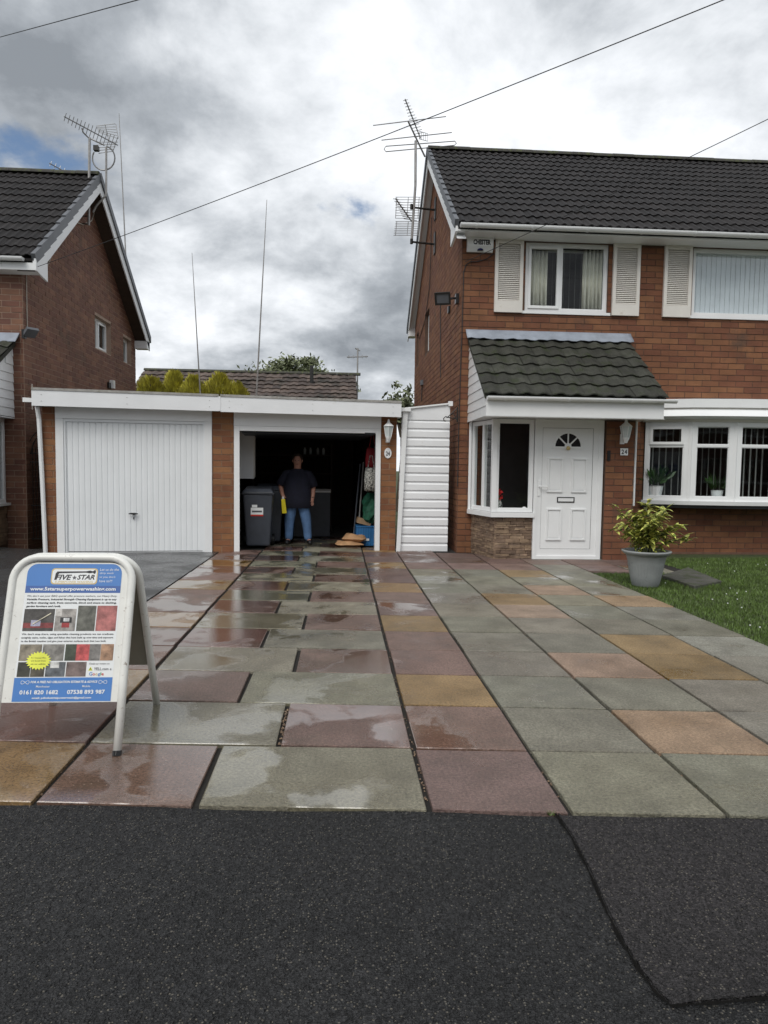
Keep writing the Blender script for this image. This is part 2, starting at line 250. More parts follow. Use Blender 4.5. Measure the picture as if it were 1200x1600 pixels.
M = dict(
    brick=mat('house_brick', (.185, .078, .040), .78, .2, 3., .5, 90, rand=.16, spec=.35, dirt=((.10, .058, .04), 1.3, .60)),
    mortar=mat('house_mortar', (.10, .058, .04), .85, .2, 8, .4, 120),
    gbrick=mat('garage_brick', (.225, .098, .045), .78, .2, 3., .5, 90, spec=.35, rand=.18, dirt=((.13, .07, .045), 1.5, .60)),
    gmortar=mat('garage_mortar', (.27, .18, .12), .85, .2, 8, .4, 120),
    lbrick=mat('neighbour_brick', (.172, .078, .049), .78, .22, 3., .5, 90, rand=.2, dirt=((.10, .055, .035), 1.2, .58)),
    lmortar=mat('neighbour_mortar', (.36, .26, .20), .85, .2, 8, .4, 120),
    white=mat('white_upvc', (.80, .81, .81), .28, .03, 3, dirt=((.62, .62, .58), 2.6, .66)),
    cream=mat('cream_shutter_paint', (.70, .67, .62), .5, .05, 5, dirt=((.50, .46, .39), 5, .60)),
    door=mat('white_garage_steel', (.79, .81, .82), .38, .03, 2, .04, 4, dirt=((.55, .53, .47), 2.2, .68)),
    fascia=mat('white_fascia_board', (.79, .80, .81), .4, .04, 2, dirt=((.58, .56, .50), 3, .64)),
    tile=mat('dark_concrete_tile', (.0145, .0122, .012), .62, .3, 5, .5, 70, rand=.28, spec=.27, dirt=((.08, .075, .065), 9, .68)),
    ptile=mat('green_grey_tile', (.038, .039, .031), .65, .35, 7, .8, 60, rand=.25, spec=.35, dirt=((.028, .035, .016), 5, .52)),
    ftile=mat('brown_far_tile', (.085, .062, .052), .7, .3, 3, 0, rand=.45, dirt=((.03, .026, .02), 1.6, .5)),
    ridge=mat('mossy_ridge', (.045, .043, .036), .8, .3, 9, .5, 60, dirt=((.07, .085, .022), 9, .5)),
    verge=mat('grey_verge_cap', (.115, .122, .135), .5, .12, 4),
    lead=mat('lead_flashing', (.26, .29, .34), .45, .2, 5, .3, 20),
    dark=mat('dark_interior', (.018, .017, .017), .9), shaded_wood=mat('shaded_dark_wood', (.045, .028, .018), .7, .3, 4, stretch=(1, 1, 12)),  # dark tones that carry the shade of interiors and verge in their colour
    plaster=mat('room_wall', (.13, .12, .11), .9), roomfloor=mat('room_floor', (.06, .045, .035), .8),
    felt=mat('felt_edge', (.33, .32, .30), .8, .2, 9, .4, 60, dirt=((.2, .19, .15), 6, .55)),
    glass=glass_mat('window_glass'), coated=glass_mat('coated_glass', (.95, .97, .98), 2.3), frost=mat('lantern_glass', (.55, .6, .6), .15, .05),
    black=mat('black_plastic', (.012, .012, .013), .35, .1), blackm=mat('black_iron', (.015, .014, .013), .5, .2),
    alu=mat('aerial_aluminium', (.30, .30, .30), .45, .2, 6, metal=.4), steel=mat('galvanised_pole', (.33, .32, .31), .5, .2, 8, metal=.4),
    wire=mat('cable', (.02, .02, .022), .6), pcable=mat('pale_cable', (.5, .46, .4), .6),
    slab=slab_mat(), crack=mat('crack_dirt', (.006, .0055, .005), .95, .3, 40, spec=.1), bed=mat('joint_bed', (.014, .012, .0095), .9, .4, 20, .5, 120),
    tarmac=tarmac_mat('pavement_tarmac', (.021, .021, .0215), .62), patch=tarmac_mat('patch_tarmac', (.027, .0245, .025), .66),
    ndrive=tarmac_mat('neighbour_drive_tarmac', (.045, .045, .046), .45, .16, wet=.08),
    soil=mat('soil', (.03, .02, .013), .9, .3, 30, .8, 60), turf=mat('turf', (.04, .055, .016), .9, .3, 12, .6, 60),
    grass=mat('grass_blades', (.085, .135, .026), .55, .35, 3., rand=.35), concrete=mat('concrete', (.15, .145, .13), .8, .2, 9, .5, 60),
    oldslab=mat('old_concrete', (.075, .073, .062), .85, .3, 7, .6, 50, dirt=((.04, .05, .02), 6, .5)),
    strip=mat('brown_render_plinth', (.135, .075, .05), .85, .2, 8, .5, 60),
    stone=mat('plinth_stone', (.22, .15, .10), .7, .3, 11, .7, 60, rand=.35, dirt=((.30, .27, .22), 7, .6)),
    pot=mat('pewter_pot', (.27, .285, .285), .42, .15, 4, dirt=((.10, .105, .10), 6, .58), stretch=None),
    leaf=mat('variegated_leaf', (.13, .20, .035), .4, .2, 26, col2=(.60, .57, .15), rand=.25), stem=mat('plant_stem', (.12, .14, .05), .6),
    conifer=mat('golden_conifer', (.46, .42, .06), .6, .3, 4, rand=.4), foliage=mat('tree_leaf', (.15, .17, .085), .55, .3, 2, rand=.4), bark=mat('bark', (.07, .055, .04), .9, .3, 9, .5),
    jeans=mat('denim', (.10, .19, .36), .8, .25, 9, .6, 30), navy=mat('navy_cotton', (.010, .011, .024), .9, .2, 9, .5, 30), skin=mat('skin', (.42, .21, .15), .5, .1), hair=mat('dark_hair', (.03, .018, .012), .6, .3, 40),
    yellow=mat('yellow_plastic', (.80, .66, .02), .4, .15, 20), blue=mat('blue_crate', (.03, .16, .38), .45), tan=mat('tan_sack', (.42, .24, .12), .75, .2, 9, .7, 25), red=mat('red_cloth', (.35, .02, .03), .7), green=mat('green_netting', (.01, .09, .05), .7, .4, 14, .8, 20),
    card=mat('cardboard', (.33, .22, .13), .8), bin=mat('bin_plastic', (.045, .052, .066), .45, .15, 6, .15, 40), spot=mat('patterned_cloth', (.03, .03, .03), .8, .05, 45, col2=(.75, .74, .68)),
    signw=mat('sign_enamel', (.74, .74, .70), .35, .06, 9, dirt=((.16, .10, .06), 34, .605)), panelback=mat('sign_back_board', (.22, .21, .17), .7, .15, 4),
    sheet=mat('sign_sheet', (.78, .80, .80), .3, .03, 4), sblue=mat('sign_blue', (.075, .21, .52), .35, .05), sblue2=mat('sign_dark_blue', (.06, .13, .36), .35, .05), ink=mat('ink_black', (.02, .02, .025), .5), inkgrey=mat('ink_grey', (.09, .09, .10), .5),
    print=mat('printed_photo', (1, 1, 1), .35, .55, 26, objcol=True, detail=6), gold=mat('gold', (.55, .42, .18), .4, .1, metal=.3), starb=mat('starburst_yellow', (.78, .82, .10), .4), ored=mat('print_red', (.6, .03, .02), .4), ogreen=mat('print_green', (.05, .35, .08), .4),
    curtain=mat('net_curtain', (.80, .77, .66), .9, .1), blind=mat('vertical_blind', (.84, .87, .88), .8, .05), blindg=mat('grey_vertical_blind', (.36, .36, .34), .8, .05), blue_led=mat('blue_lens', (.02, .03, .12), .2))
# ------------------------------------------------------------------ walls and bricks
def wall_body(mb, u0, u1, z0, z1, holes, th):
    us = sorted({u0, u1, *[h[0] for h in holes], *[h[1] for h in holes]}); zs = sorted({z0, z1, *[h[2] for h in holes], *[h[3] for h in holes]})
    us = [u for u in us if u0 <= u <= u1]; zs = [z for z in zs if z0 <= z <= z1]
    def solid(i, j):
        if i < 0 or j < 0 or i >= len(us)-1 or j >= len(zs)-1: return False
        a, b = (us[i]+us[i+1])/2, (zs[j]+zs[j+1])/2
        return not any(h[0] < a < h[1] and h[2] < b < h[3] for h in holes)
    for i in range(len(us)-1):
        for j in range(len(zs)-1):
            if not solid(i, j): continue
            a, b, c, d = us[i], us[i+1], zs[j], zs[j+1]
            mb.add([(a,0,c),(b,0,c),(b,0,d),(a,0,d)], [(0,1,2,3)]); mb.add([(a,th,c),(b,th,c),(b,th,d),(a,th,d)], [(3,2,1,0)])
            if not solid(i-1, j): mb.add([(a,0,c),(a,0,d),(a,th,d),(a,th,c)], [(0,1,2,3)])
            if not solid(i+1, j): mb.add([(b,0,c),(b,0,d),(b,th,d),(b,th,c)], [(3,2,1,0)])
            if not solid(i, j-1): mb.add([(a,0,c),(b,0,c),(b,th,c),(a,th,c)], [(3,2,1,0)])
            if not solid(i, j+1): mb.add([(a,0,d),(b,0,d),(b,th,d),(a,th,d)], [(0,1,2,3)])
BRICK = {}
def unit_brick(m):
    if m.name not in BRICK:
        mb = MB(); c = .006
        # unit box with softened front edges: x,z -0.5..0.5, front at y=-1 (scaled to the brick's proud depth)
        BRICK[m.name] = mb.box(-.5, .5, -1, 1, -.5, .5).mesh('brick', m, center=False)[0]
    return BRICK[m.name]
def bricks(T, u0, u1, z0, z1, holes=(), clip=None, course=.1, bl=.3, joint=.010, rnd=random):
    out = []; joint = joint+.003; k = 0; z = z0
    while z + course*.6 < z1:
        za, zb = z+joint/2, min(z+course-joint/2, z1); zm = (za+zb)/2
        spans = [(u0, u1)]
        if clip:
            a, b = clip(zb); spans = [(max(u0, a), min(u1, b))]
        for h in holes:
            if h[2]-.02 < zm < h[3]+.02:
                ns = []
                for a, b in spans:
                    if h[1] <= a or h[0] >= b: ns.append((a, b))
                    else:
                        if h[0] > a: ns.append((a, h[0]))
                        if h[1] < b: ns.append((h[1], b))
                spans = ns
        off = (k % 2)*bl/2
        for a, b in spans:
            u = u0 - off - bl + math.floor((a-u0)/bl)*bl
            while u < b:
                p, q = max(u, a), min(u+bl, b)
                if q-p > .035: out.append(((p+q)/2, zm, q-p-joint, zb-za))
                u += bl
        z += course; k += 1
    return out
def lay_bricks(T, lst, m, wall, limit=0, key=None, proud=.006):
    lst = sorted(lst, key=key) if key else lst
    me = unit_brick(m)
    for (u, z, lu, lz) in lst[:limit]:
        pr = proud+random.uniform(-.002, .002)
        inst('brick', me, wall, T @ Matrix.Translation((u, 0, z)) @ Matrix.Diagonal((lu, pr, lz, 1)))
    if lst[limit:]:
        mb = MB(T)
        for (u, z, lu, lz) in lst[limit:]:
            mb.box(u-lu/2, u+lu/2, -proud-random.uniform(-.002, .002), .01, z-lz/2, z+lz/2)
        mb.build('brickwork', m, wall, kind='stuff')
def seen(T):     # sort key: projected size order, bricks out of the picture last
    def k(b):
        d = T @ V((b[0], 0, b[1])) - EYE; f = d.dot(FWD)
        x, y = 600+F*d.dot(RIGHT)/f, 800-F*d.dot(UP)/f
        return f + (100 if not (0 < x < 1200) or not (0 < y < 1600) else 0)
    return k
# wall frames: local x along the wall, local y into the wall, z up
def tile_mesh(name, wd, ln, rolls, amp, m, th=.016, lift=.024):
    n = rolls*5; mb = MB(); top0 = []; vs = []
    for j, (v, dn) in enumerate(((0, lift), (ln, 0))):
        for i in range(n+1):
            u = wd*i/n; h = amp*(0.5-.5*math.cos(2*math.pi*rolls*i/n))**1.4; vs.append((u, v, dn+h))
    for i in range(n+1):
        u = wd*i/n; h = amp*(0.5-.5*math.cos(2*math.pi*rolls*i/n))**1.4; vs.append((u, 0, lift+h-th))
    fs = [(i, i+1, n+1+i+1, n+1+i) for i in range(n)] + [(2*n+2+i, 2*n+3+i, i+1, i) for i in range(n)]
    mb.add(vs, fs)
    return mb.mesh(name, m, smooth=False, center=False)[0]
def lay_tiles(T, me, nu, nv, wd, ex, parent, limit=999, rnd=.004, skip=None):
    L_ = []
    for j in range(nv):
        for i in range(nu):
            L_.append((i, j))
    if limit < len(L_):
        def k(ij):
            d = T @ V(((ij[0]+.5)*wd, ij[1]*ex, 0)) - EYE; f = d.dot(FWD); x = 600+F*d.dot(RIGHT)/f
            return f + (100 if not -20 < x < 1220 else 0)
        L_.sort(key=k)
    for (i, j) in L_[:limit]:
        inst('roof_tile', me, parent, T @ Matrix.Translation((i*wd+random.uniform(-rnd, rnd)*.5, j*ex+random.uniform(-rnd, rnd), random.uniform(0, rnd))) @ Matrix.Rotation(random.uniform(-.006, .006), 4, 'Z'))
    rest = L_[limit:]
    if rest:
        mb = MB(); vs = [v.co.copy() for v in me.vertices]; fs = [tuple(p.vertices) for p in me.polygons]
        for (i, j) in rest:
            A = T @ Matrix.Translation((i*wd, j*ex+random.uniform(-rnd, rnd), random.uniform(0, rnd))); mb.add([tuple(A @ v) for v in vs], fs)
        mb.build('tiles', me.materials[0], parent, kind='stuff')
def text_mesh(body, width, height, m, shear=0., bold=0., name='lettering'):
    cu = bpy.data.curves.new('t', 'FONT'); cu.body = body; cu.shear = shear; cu.offset = bold; cu.resolution_u = 2; cu.align_x = 'LEFT'
    o = bpy.data.objects.new('t', cu); COL.objects.link(o); dg = bpy.context.evaluated_depsgraph_get(); me = bpy.data.meshes.new_from_object(o.evaluated_get(dg)); bpy.data.objects.remove(o)
    xs = [v.co.x for v in me.vertices]; ys = [v.co.y for v in me.vertices]; x0, x1, y0, y1 = min(xs), max(xs), min(ys), max(ys)
    if (y0 < -.6 or y1 > 1.3 or x0 < -.6) and bold: return text_mesh(body, width, height, m, shear, bold*.5 if bold > .002 else 0., name)
    for v in me.vertices: v.co = ((v.co.x-x0)/(x1-x0)*width, (v.co.y-y0)/(y1-y0)*height, 0)
    me.materials.clear(); me.materials.append(m); me.name = name; return me
def letter(body, T, x, z, width, height, m, parent, shear=0., bold=.012, lift=.0015):   # T: frame with local x right, y up, z out of the surface; x,z = lower left
    return inst('lettering', text_mesh(body, width, height, m, shear, bold), parent, T @ Matrix.Translation((x, z, lift)))
def window(parent, T, x0, x1, z0, z1, split=None, sill=True, depth=.07, fw=.055, name='window', rail=None, vent=None, glass='glass'):
    """T: local x right, y into the wall, z up. split: list of mullion positions."""
    f = MB(T).ring((x0, x1, z0, z1), (x0+fw, x1-fw, z0+fw, z1-fw), 0, depth)
    xs = [x0+fw] + list(split or []) + [x1-fw]
    for s in (split or []): f.box(s-fw*.45, s+fw*.45, .001, depth-.001, z0+fw, z1-fw)
    fo = f.build(name, M['white'], parent)
    for i in range(len(xs)-1):
        a = xs[i]+(fw*.45 if i else 0); b = xs[i+1]-(fw*.45 if i < len(xs)-2 else 0); c, d = z0+fw, z1-fw
        cells = [(c, d)] if not rail else [(c, rail-.02), (rail+.02, d)]
        if rail: MB(T).box(a, b, .003, depth-.003, rail-.02, rail+.02).build('transom', M['white'], fo)
        for ci, (c2, d2) in enumerate(cells):
            if vent is not None and (i, ci) in vent:
                MB(T).ring((a, b, c2, d2), (a+.045, b-.045, c2+.045, d2-.045), -.018, .03).build('sash', M['white'], fo); e = .045
            else:
                MB(T).ring((a, b, c2, d2), (a+.012, b-.012, c2+.012, d2-.012), .012, .04).build('glazing_bead', M['white'], fo); e = .012
            MB(T).box(a+e-.004, b-e+.004, .022, .026, c2+e-.004, d2-e+.004).build('pane', M[glass], fo)
    if sill: MB(T).box(x0-.05, x1+.05, -.06, depth, z0-.045, z0-.001).build('sill', M['white'], fo)
    return fo
def blinds(T, x0, x1, z0, z1, m, label, ang=.5, sp=.085, wd=.085, y=.12, group=None):
    t = thing('vertical_blind', T @ V(((x0+x1)/2, y, z0)), label, 'blind', group)
    MB(T).box(x0, x1, y-.02, y+.02, z1, z1+.035).build('headrail', M['white'], t)
    n = int((x1-x0)/sp)
    A = math.cos(ang)*wd/2; B = math.sin(ang)*wd/2
    for i in range(n):
        x = x0+(i+.5)*(x1-x0)/n
        MB(T).prism([(x-A, y-B, z0), (x+A, y+B, z0), (x+A, y+B+.002, z0), (x-A, y-B+.002, z0)], (0, 0, z1-z0)).build('slat', m, t)
    return t
def curtain(T, x0, x1, z0, z1, y, m, label, folds=6):
    mb = MB(T); n = folds*6; vs = []; fs = []
    for i in range(n+1):
        u = x0+(x1-x0)*i/n; d = y+.03*math.sin(2*math.pi*folds*i/n)+.01*math.sin(i*1.7); vs += [(u, d, z0), (u, d, z1)]
    fs = [(2*i, 2*i+2, 2*i+3, 2*i+1) for i in range(n)]
    o = mb.add(vs, fs).build('curtain', m, None, True); tag(o, label, 'curtain'); so = o.modifiers.new('s', 'SOLIDIFY'); so.thickness = .004; return o
# ================================================================== THE SETTING
def sheet(name, pts, z, m, parent=None, th=.05):
    o = MB().prism([(p[0], p[1], z-th) for p in pts], (0, 0, th)).build(name, m, parent); return tag(o, kind='structure') if not parent else o
sheet('ground', [(-400, -300), (400, -300), (400, 600), (-400, 600)], -.14, M['turf'], th=.3)
ROW0, RW, SK = 2.6676, .612, -.0777
def gy(k, x): return ROW0 + RW*k + SK*x
edge = [(x, gy(0, x)+.012*math.sin(x*5.1)) for x in [i*.25-14 for i in range(113)]]
sheet('pavement', [(-14, -9), (14, -9)] + edge[::-1], -.012, M['tarmac'], th=.1)
# trench patch with its worn joint
joint = [onz(*p, -.008) for p in ((868, 1272), (893, 1310), (918, 1358), (945, 1420), (972, 1475), (1000, 1520), (1028, 1556), (1048, 1573), (1090, 1571), (1150, 1566), (1210, 1560), (1320, 1552))]
patch = [(p.x+.012, p.y+.006) for p in joint[:8]] + [(p.x, p.y+.014) for p in joint[8:]] + [(3.0, 1.65), (3.0, gy(0, 3.)-.02), (joint[0].x+.02, gy(0, joint[0].x)-.01)]
sheet('pavement_patch', patch, -.006, M['patch'], th=.02)
mb = MB(); rj = random.Random(3); jp = []
for a, b in zip(joint[:-1], joint[1:]):
    for i in range(6): jp.append(a.lerp(b, i/6)+V((rj.uniform(-.0012, .0012), rj.uniform(-.0012, .0012), 0)))
L_, R_ = [], []
for i, p in enumerate(jp):
    t = (jp[min(i+1, len(jp)-1)]-jp[max(i-1, 0)]).normalized(); nrm = V((-t.y, t.x, 0)); wv = .0032+.0018*math.sin(i*.9)+rj.uniform(0, .002)
    L_.append((p.x+nrm.x*wv, p.y+nrm.y*wv, -.0045)); R_.append((p.x-nrm.x*wv, p.y-nrm.y*wv, -.0045))
n_ = len(jp); mb.add(L_+R_, [(i, i+1, n_+i+1, n_+i) for i in range(n_-1)])
tag(mb.build('pavement_joint', M['crack']), kind='structure')
sheet('neighbour_driveway', [(-9, gy(0, -9)), (-2.0, gy(0, -2)), (-2.0, 11.6), (-5.1, 11.4), (-9, 13)], -.008, M['ndrive'])
drive = sheet('driveway', [(-2.0, gy(0, -2)), (3.5, gy(0, 3.5)), (3.5, 9.1), (5.0, 8.95), (5.0, 11.2), (.9, 13.6), (-2.0, 13.4)], -.022, M['bed'], th=.1)
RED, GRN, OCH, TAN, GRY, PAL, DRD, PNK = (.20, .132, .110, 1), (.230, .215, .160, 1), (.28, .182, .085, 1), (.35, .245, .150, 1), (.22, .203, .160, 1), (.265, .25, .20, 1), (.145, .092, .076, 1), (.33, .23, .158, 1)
def jit(c, a=.09):
    k = 1+random.uniform(-a, a); return (c[0]*k*(1+random.uniform(-.04, .04)), c[1]*k, c[2]*k*(1+random.uniform(-.05, .05)), 1)
def slab(x0, x1, k, col, g0=.012, g1=.012, k1=None, parent=None):
    k1 = k1 or k+1; j = .007+random.uniform(0, .003)
    q = [(x0+g0, gy(k, x0)+j), (x1-g1, gy(k, x1)+j), (x1-g1, gy(k1, x1)-j), (x0+g0, gy(k1, x0)-j)]
    q = [(a+random.uniform(-.003, .003), b+random.uniform(-.003, .003)) for a, b in q]
    cx = sum(p[0] for p in q)/4; cy_ = sum(p[1] for p in q)/4
    zz = [random.uniform(-.003, .003) for _ in q]; ins = lambda p, e: (p[0]+(cx-p[0])*e, p[1]+(cy_-p[1])*e)
    vs = [(a, b, -.04) for a, b in q] + [(a, b, zz[i]-.0035) for i, (a, b) in enumerate(q)] + [(*ins(p, .012), zz[i]) for i, p in enumerate(q)]
    fs = [(i, (i+1) % 4, (i+1) % 4+4, i+4) for i in range(4)] + [(i+4, (i+1) % 4+4, (i+1) % 4+8, i+8) for i in range(4)] + [(8, 9, 10, 11)]
    o = MB().add(vs, fs).build('paving_slab', M['slab'], parent or drive); o.color = jit(col); return o
X1, X2, X3, X4, X5, X6 = .3754, .948, 1.5826, 2.2138, 2.845, 3.475
def x0line(k): return -1.25-.005*k
for k in range(0, 18):
    xl = -1.25-.004*k
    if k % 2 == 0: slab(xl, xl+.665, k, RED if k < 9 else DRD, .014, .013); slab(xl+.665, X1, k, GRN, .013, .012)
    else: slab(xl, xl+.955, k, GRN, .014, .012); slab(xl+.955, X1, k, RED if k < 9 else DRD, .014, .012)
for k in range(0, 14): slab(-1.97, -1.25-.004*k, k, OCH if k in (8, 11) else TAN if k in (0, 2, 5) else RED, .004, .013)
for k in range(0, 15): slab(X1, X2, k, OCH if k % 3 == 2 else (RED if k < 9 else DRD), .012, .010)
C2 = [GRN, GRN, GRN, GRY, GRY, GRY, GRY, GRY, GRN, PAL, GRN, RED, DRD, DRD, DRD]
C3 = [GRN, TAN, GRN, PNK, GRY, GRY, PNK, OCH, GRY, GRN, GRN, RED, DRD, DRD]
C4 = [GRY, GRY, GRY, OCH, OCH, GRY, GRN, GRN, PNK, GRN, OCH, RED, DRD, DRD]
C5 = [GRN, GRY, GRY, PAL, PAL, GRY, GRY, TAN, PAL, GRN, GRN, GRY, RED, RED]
for k, c in enumerate(C2): slab(X2, X3, k, c)
for k, c in enumerate(C3): slab(X3, X4, k, c)
for k, c in enumerate(C4): slab(X4, X5, k, c)
for k, c in enumerate(C5): slab(X5, X6, k, c)
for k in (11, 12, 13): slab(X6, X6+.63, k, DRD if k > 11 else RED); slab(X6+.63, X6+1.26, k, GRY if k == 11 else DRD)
rb = MB(); rgj = random.Random(31)
def chip(x, y, s_, z=-.016): rb.hexa([(x-s_, y-s_*.6, z), (x+s_*.8, y-s_, z), (x+s_, y+s_*.7, z), (x-s_*.6, y+s_, z)], [(x-s_*.7, y-s_*.4, z+s_), (x+s_*.5, y-s_*.7, z+s_*1.1), (x+s_*.7, y+s_*.5, z+s_*.9), (x-s_*.4, y+s_*.7, z+s_)])
for _ in range(150):
    k_ = rgj.random(); xx = rgj.choice((X1, X1, X1, X2, X3, -1.26)); chip(xx+rgj.uniform(-.007, .007), 2.75+k_*k_*6, rgj.uniform(.002, .005))
for _ in range(40): chip(-.30+rgj.uniform(-.006, .008), gy(1, -.3)+rgj.uniform(.05, .55), rgj.uniform(.003, .007))
rb.build('joint_rubble', M['stone'], drive, kind='stuff')
def weed(px_, py_, label, n=16):
    c = onz(px_, py_); m_ = MB(); rw = random.Random(px_)
    for _ in range(n):
        a_ = rw.random()*6.28; d_ = V((math.cos(a_)*.6, math.sin(a_)*.6, rw.uniform(.3, 1))).normalized()*rw.uniform(.012, .03); b_ = d_.orthogonal().normalized()*.003; p_ = c+V((rw.uniform(-.015, .015), rw.uniform(-.006, .006), -.012)); m_.add([tuple(p_-b_), tuple(p_+b_), tuple(p_+d_)], [(0, 1, 2)])
    m_.build('weed', M['grass'], None, label=label, cat='weed')
weed(861, 1269, 'tiny green weed in the slab edge above the tarmac crack'); weed(1156, 1268, 'tiny green weed at the right end of the slab edge'); weed(985, 1268, 'tiny green weed midway along the right hand slab edge', 8)
# lawn
lawn = sheet('lawn', [(3.52, gy(0, 3.5)), (12, gy(0, 12)), (12, 11.28), (5.0, 11.28), (5.0, 9.0), (3.52, 9.08)], -.02, M['turf'], th=.12)
def grass():
    rg = random.Random(11); vs = []; fs = []
    def patchy(x, y): return .5+.5*math.sin(x*2.3+1.7*math.sin(y*1.9))*math.cos(y*2.7)
    for _ in range(120000):
        t = rg.random(); y = 4.0+6.9*t; x = 3.44+rg.random()*min(5.2, .4+.62*y)
        if x < 4.98 and y > 9.0-.0*x: continue
        if 4.25 < x < 5.0 and 8.35 < y < 8.95: continue
        if y > 10.7: continue
        if x < 3.56 and rg.random() < .55: continue
        h = rg.uniform(.018, .042)*(.8+.5*patchy(x, y)); a = rg.random()*6.283; b = .0035+rg.random()*.003
        lx, ly = rg.uniform(-.02, .02), rg.uniform(-.02, .02); i = len(vs)
        vs += [(x-b*math.cos(a), y-b*math.sin(a), -.022), (x+b*math.cos(a), y+b*math.sin(a), -.022), (x+lx, y+ly, -.02+h)]; fs.append((i, i+1, i+2))
    mb = MB(); mb.v = vs; mb.f = fs
    return mb.build('lawn_grass', M['grass'], None, label='short green grass covering the lawn beside the paved drive', cat='grass', kind='stuff')
grass()
def clover():
    rg = random.Random(5); mb = MB()
    for _ in range(70):
        y = rg.uniform(5, 10); x = rg.uniform(3.6, 3.6+.45*y)
        if x < 5 and y > 8.3: continue
        s = .005; mb.box(x-s, x+s, y-s, y+s, .012, .02)
    mb.build('clover_flowers', M['white'], None, label='tiny white clover flowers scattered over the lawn', cat='flowers', kind='stuff')
clover()
# ================================================================== RIGHT HOUSE
house = thing('brick_house', (5, 11.3, 0), 'brown brick house with dark tiled roof, white front door and louvred shutters', 'house')
FY, GX, RY, XE = 11.3, 1.98, 18.4, 10.2
T = Matrix.Translation((0, FY, 0))
W1, W2, BAY = (3.05, 4.465, 4.07, 5.205), (5.94, 8.1, 4.07, 5.205), (5.2, 8.6, .88, 2.28)
mb = MB(T); wall_body(mb, GX, XE, -.3, 5.32, [W1, W2, BAY], .25); fw = mb.build('front_wall', M['mortar'], house)
bl = bricks(T, GX, XE-.6, -.12, 5.2, [W1, W2, BAY, (2.35, 4.5, -.2, 2.55)])
bl = [b for b in bl if b[0] < 8.4]
lay_bricks(T, bl, M['brick'], fw, 300, seen(T))
MB(T).box(4.7, XE, -.035, -.008, -.12, .015).build('plinth_band', M['strip'], house)
TG = frame((GX, 0, 0), (0, -1, 0), (1, 0, 0), (0, 0, 1))
RIDGE_Y, RIDGE_Z, EAVE_Y, EAVE_Z = 14.8, 8.24, 10.90, 5.33
SL = (RIDGE_Z-EAVE_Z)/(RIDGE_Y-EAVE_Y)
def zroof(y): return EAVE_Z+SL*(y-EAVE_Y) if y < RIDGE_Y else RIDGE_Z-(RIDGE_Z-5.25)/(18.72-RIDGE_Y)*(y-RIDGE_Y)
GH = [(-16.25, -15.45, 4.12, 5.08), (-18.05, -17.55, 4.12, 4.95)]
mb = MB(TG); wall_body(mb, -RY, -FY-.25, -.3, 5.32, GH, .25)
mb.prism([(-RY, 0, 5.32), (-FY, 0, 5.32), (-FY, 0, zroof(FY)-.12), (-RIDGE_Y, 0, RIDGE_Z-.12), (-RY, 0, zroof(RY)-.12)], (0, .25, 0))
gw = mb.build('gable_wall', M['mortar'], house)
def gclip(z):
    if z < 5.3: return -RY, -FY
    return -(RIDGE_Y+(RIDGE_Z-.14-z)*(18.72-RIDGE_Y)/(RIDGE_Z-5.25)), -(EAVE_Y+(z+.14-EAVE_Z)/SL)
lay_bricks(TG, bricks(TG, -RY, -FY, -.12, RIDGE_Z-.15, GH, gclip), M['brick'], gw)
# rear and party walls, floors: a closed, dark house
mb = MB(); mb.box(GX+.25, XE, RY-.25, RY, -.3, 5.3); mb.box(XE, XE+.2, FY, RY, -.3, 7.9); mb.build('rear_wall', M['mortar'], house)
MB().box(GX+.25, XE, FY+.25, RY-.25, 2.52, 2.68).build('first_floor', M['plaster'], house)
MB().box(GX+.25, XE, FY+.25, RY-.25, 5.33, 5.40).build('ceiling', M['plaster'], house)
MB().box(GX+.25, XE, FY+.25, RY-.25, -.1, .0).build('ground_floor', M['roomfloor'], house)
mb = MB(); mb.box(GX+.25, XE, 15.0, 15.1, 0, 5.3); mb.box(5.2, 5.3, FY+.25, 15, 2.68, 5.33); mb.box(4.75, 4.85, FY+.25, 15, 0, 2.52); mb.build('inner_wall', M['plaster'], house)
# roof
ud, nd = V((0, 1, SL)).normalized(), V((0, -SL, 1)).normalized()
TR = frame((1.83, EAVE_Y, EAVE_Z), (1, 0, 0), ud, nd)
slope = math.hypot(RIDGE_Y-EAVE_Y, RIDGE_Z-EAVE_Z)
mb = MB(); mb.prism([(1.84, EAVE_Y+.03, EAVE_Z-.02), (1.84, RIDGE_Y, RIDGE_Z-.03), (1.84, 18.72, 5.22), (1.84, 18.72, 5.16), (1.84, RIDGE_Y, RIDGE_Z-.1), (1.84, EAVE_Y+.03, EAVE_Z-.09)], (XE+.2-1.84, 0, 0))
roof = mb.build('roof', M['tile'], house)
EX = slope/14
lay_tiles(TR, tile_mesh('roof_tile', .3, EX+.06, 2, .028, M['tile']), 28, 14, .3, EX, roof, 300)
mb = MB(TR)
vc = MB(); vc.box(-.055, .012, -.005, EX+.01, -.09, .045); vcm = vc.mesh('verge_cap', M['verge'], center=False)[0]
for k in range(14): inst('verge_cap', vcm, roof, TR @ Matrix.Translation((0, k*EX, .0)) @ Matrix.Rotation(-.075, 4, 'X') @ Matrix.Translation((0, 0, .012)))
rm = MB(frame((0, 0, 0), (0, 1, 0), (-1, 0, 0), (0, 0, 1)))
ang = [math.pi*i/8 for i in range(9)]
rdg = MB(); rdg.prism([(0, -.13*math.cos(a), .10*math.sin(a)-.02) for a in ang], (.445, 0, 0)); rdm = rdg.mesh('ridge_tile', M['ridge'], center=False)[0]
for i in range(19): inst('ridge_tile', rdm, roof, Matrix.Translation((1.80+i*.45, RIDGE_Y, RIDGE_Z+random.uniform(0, .008))))
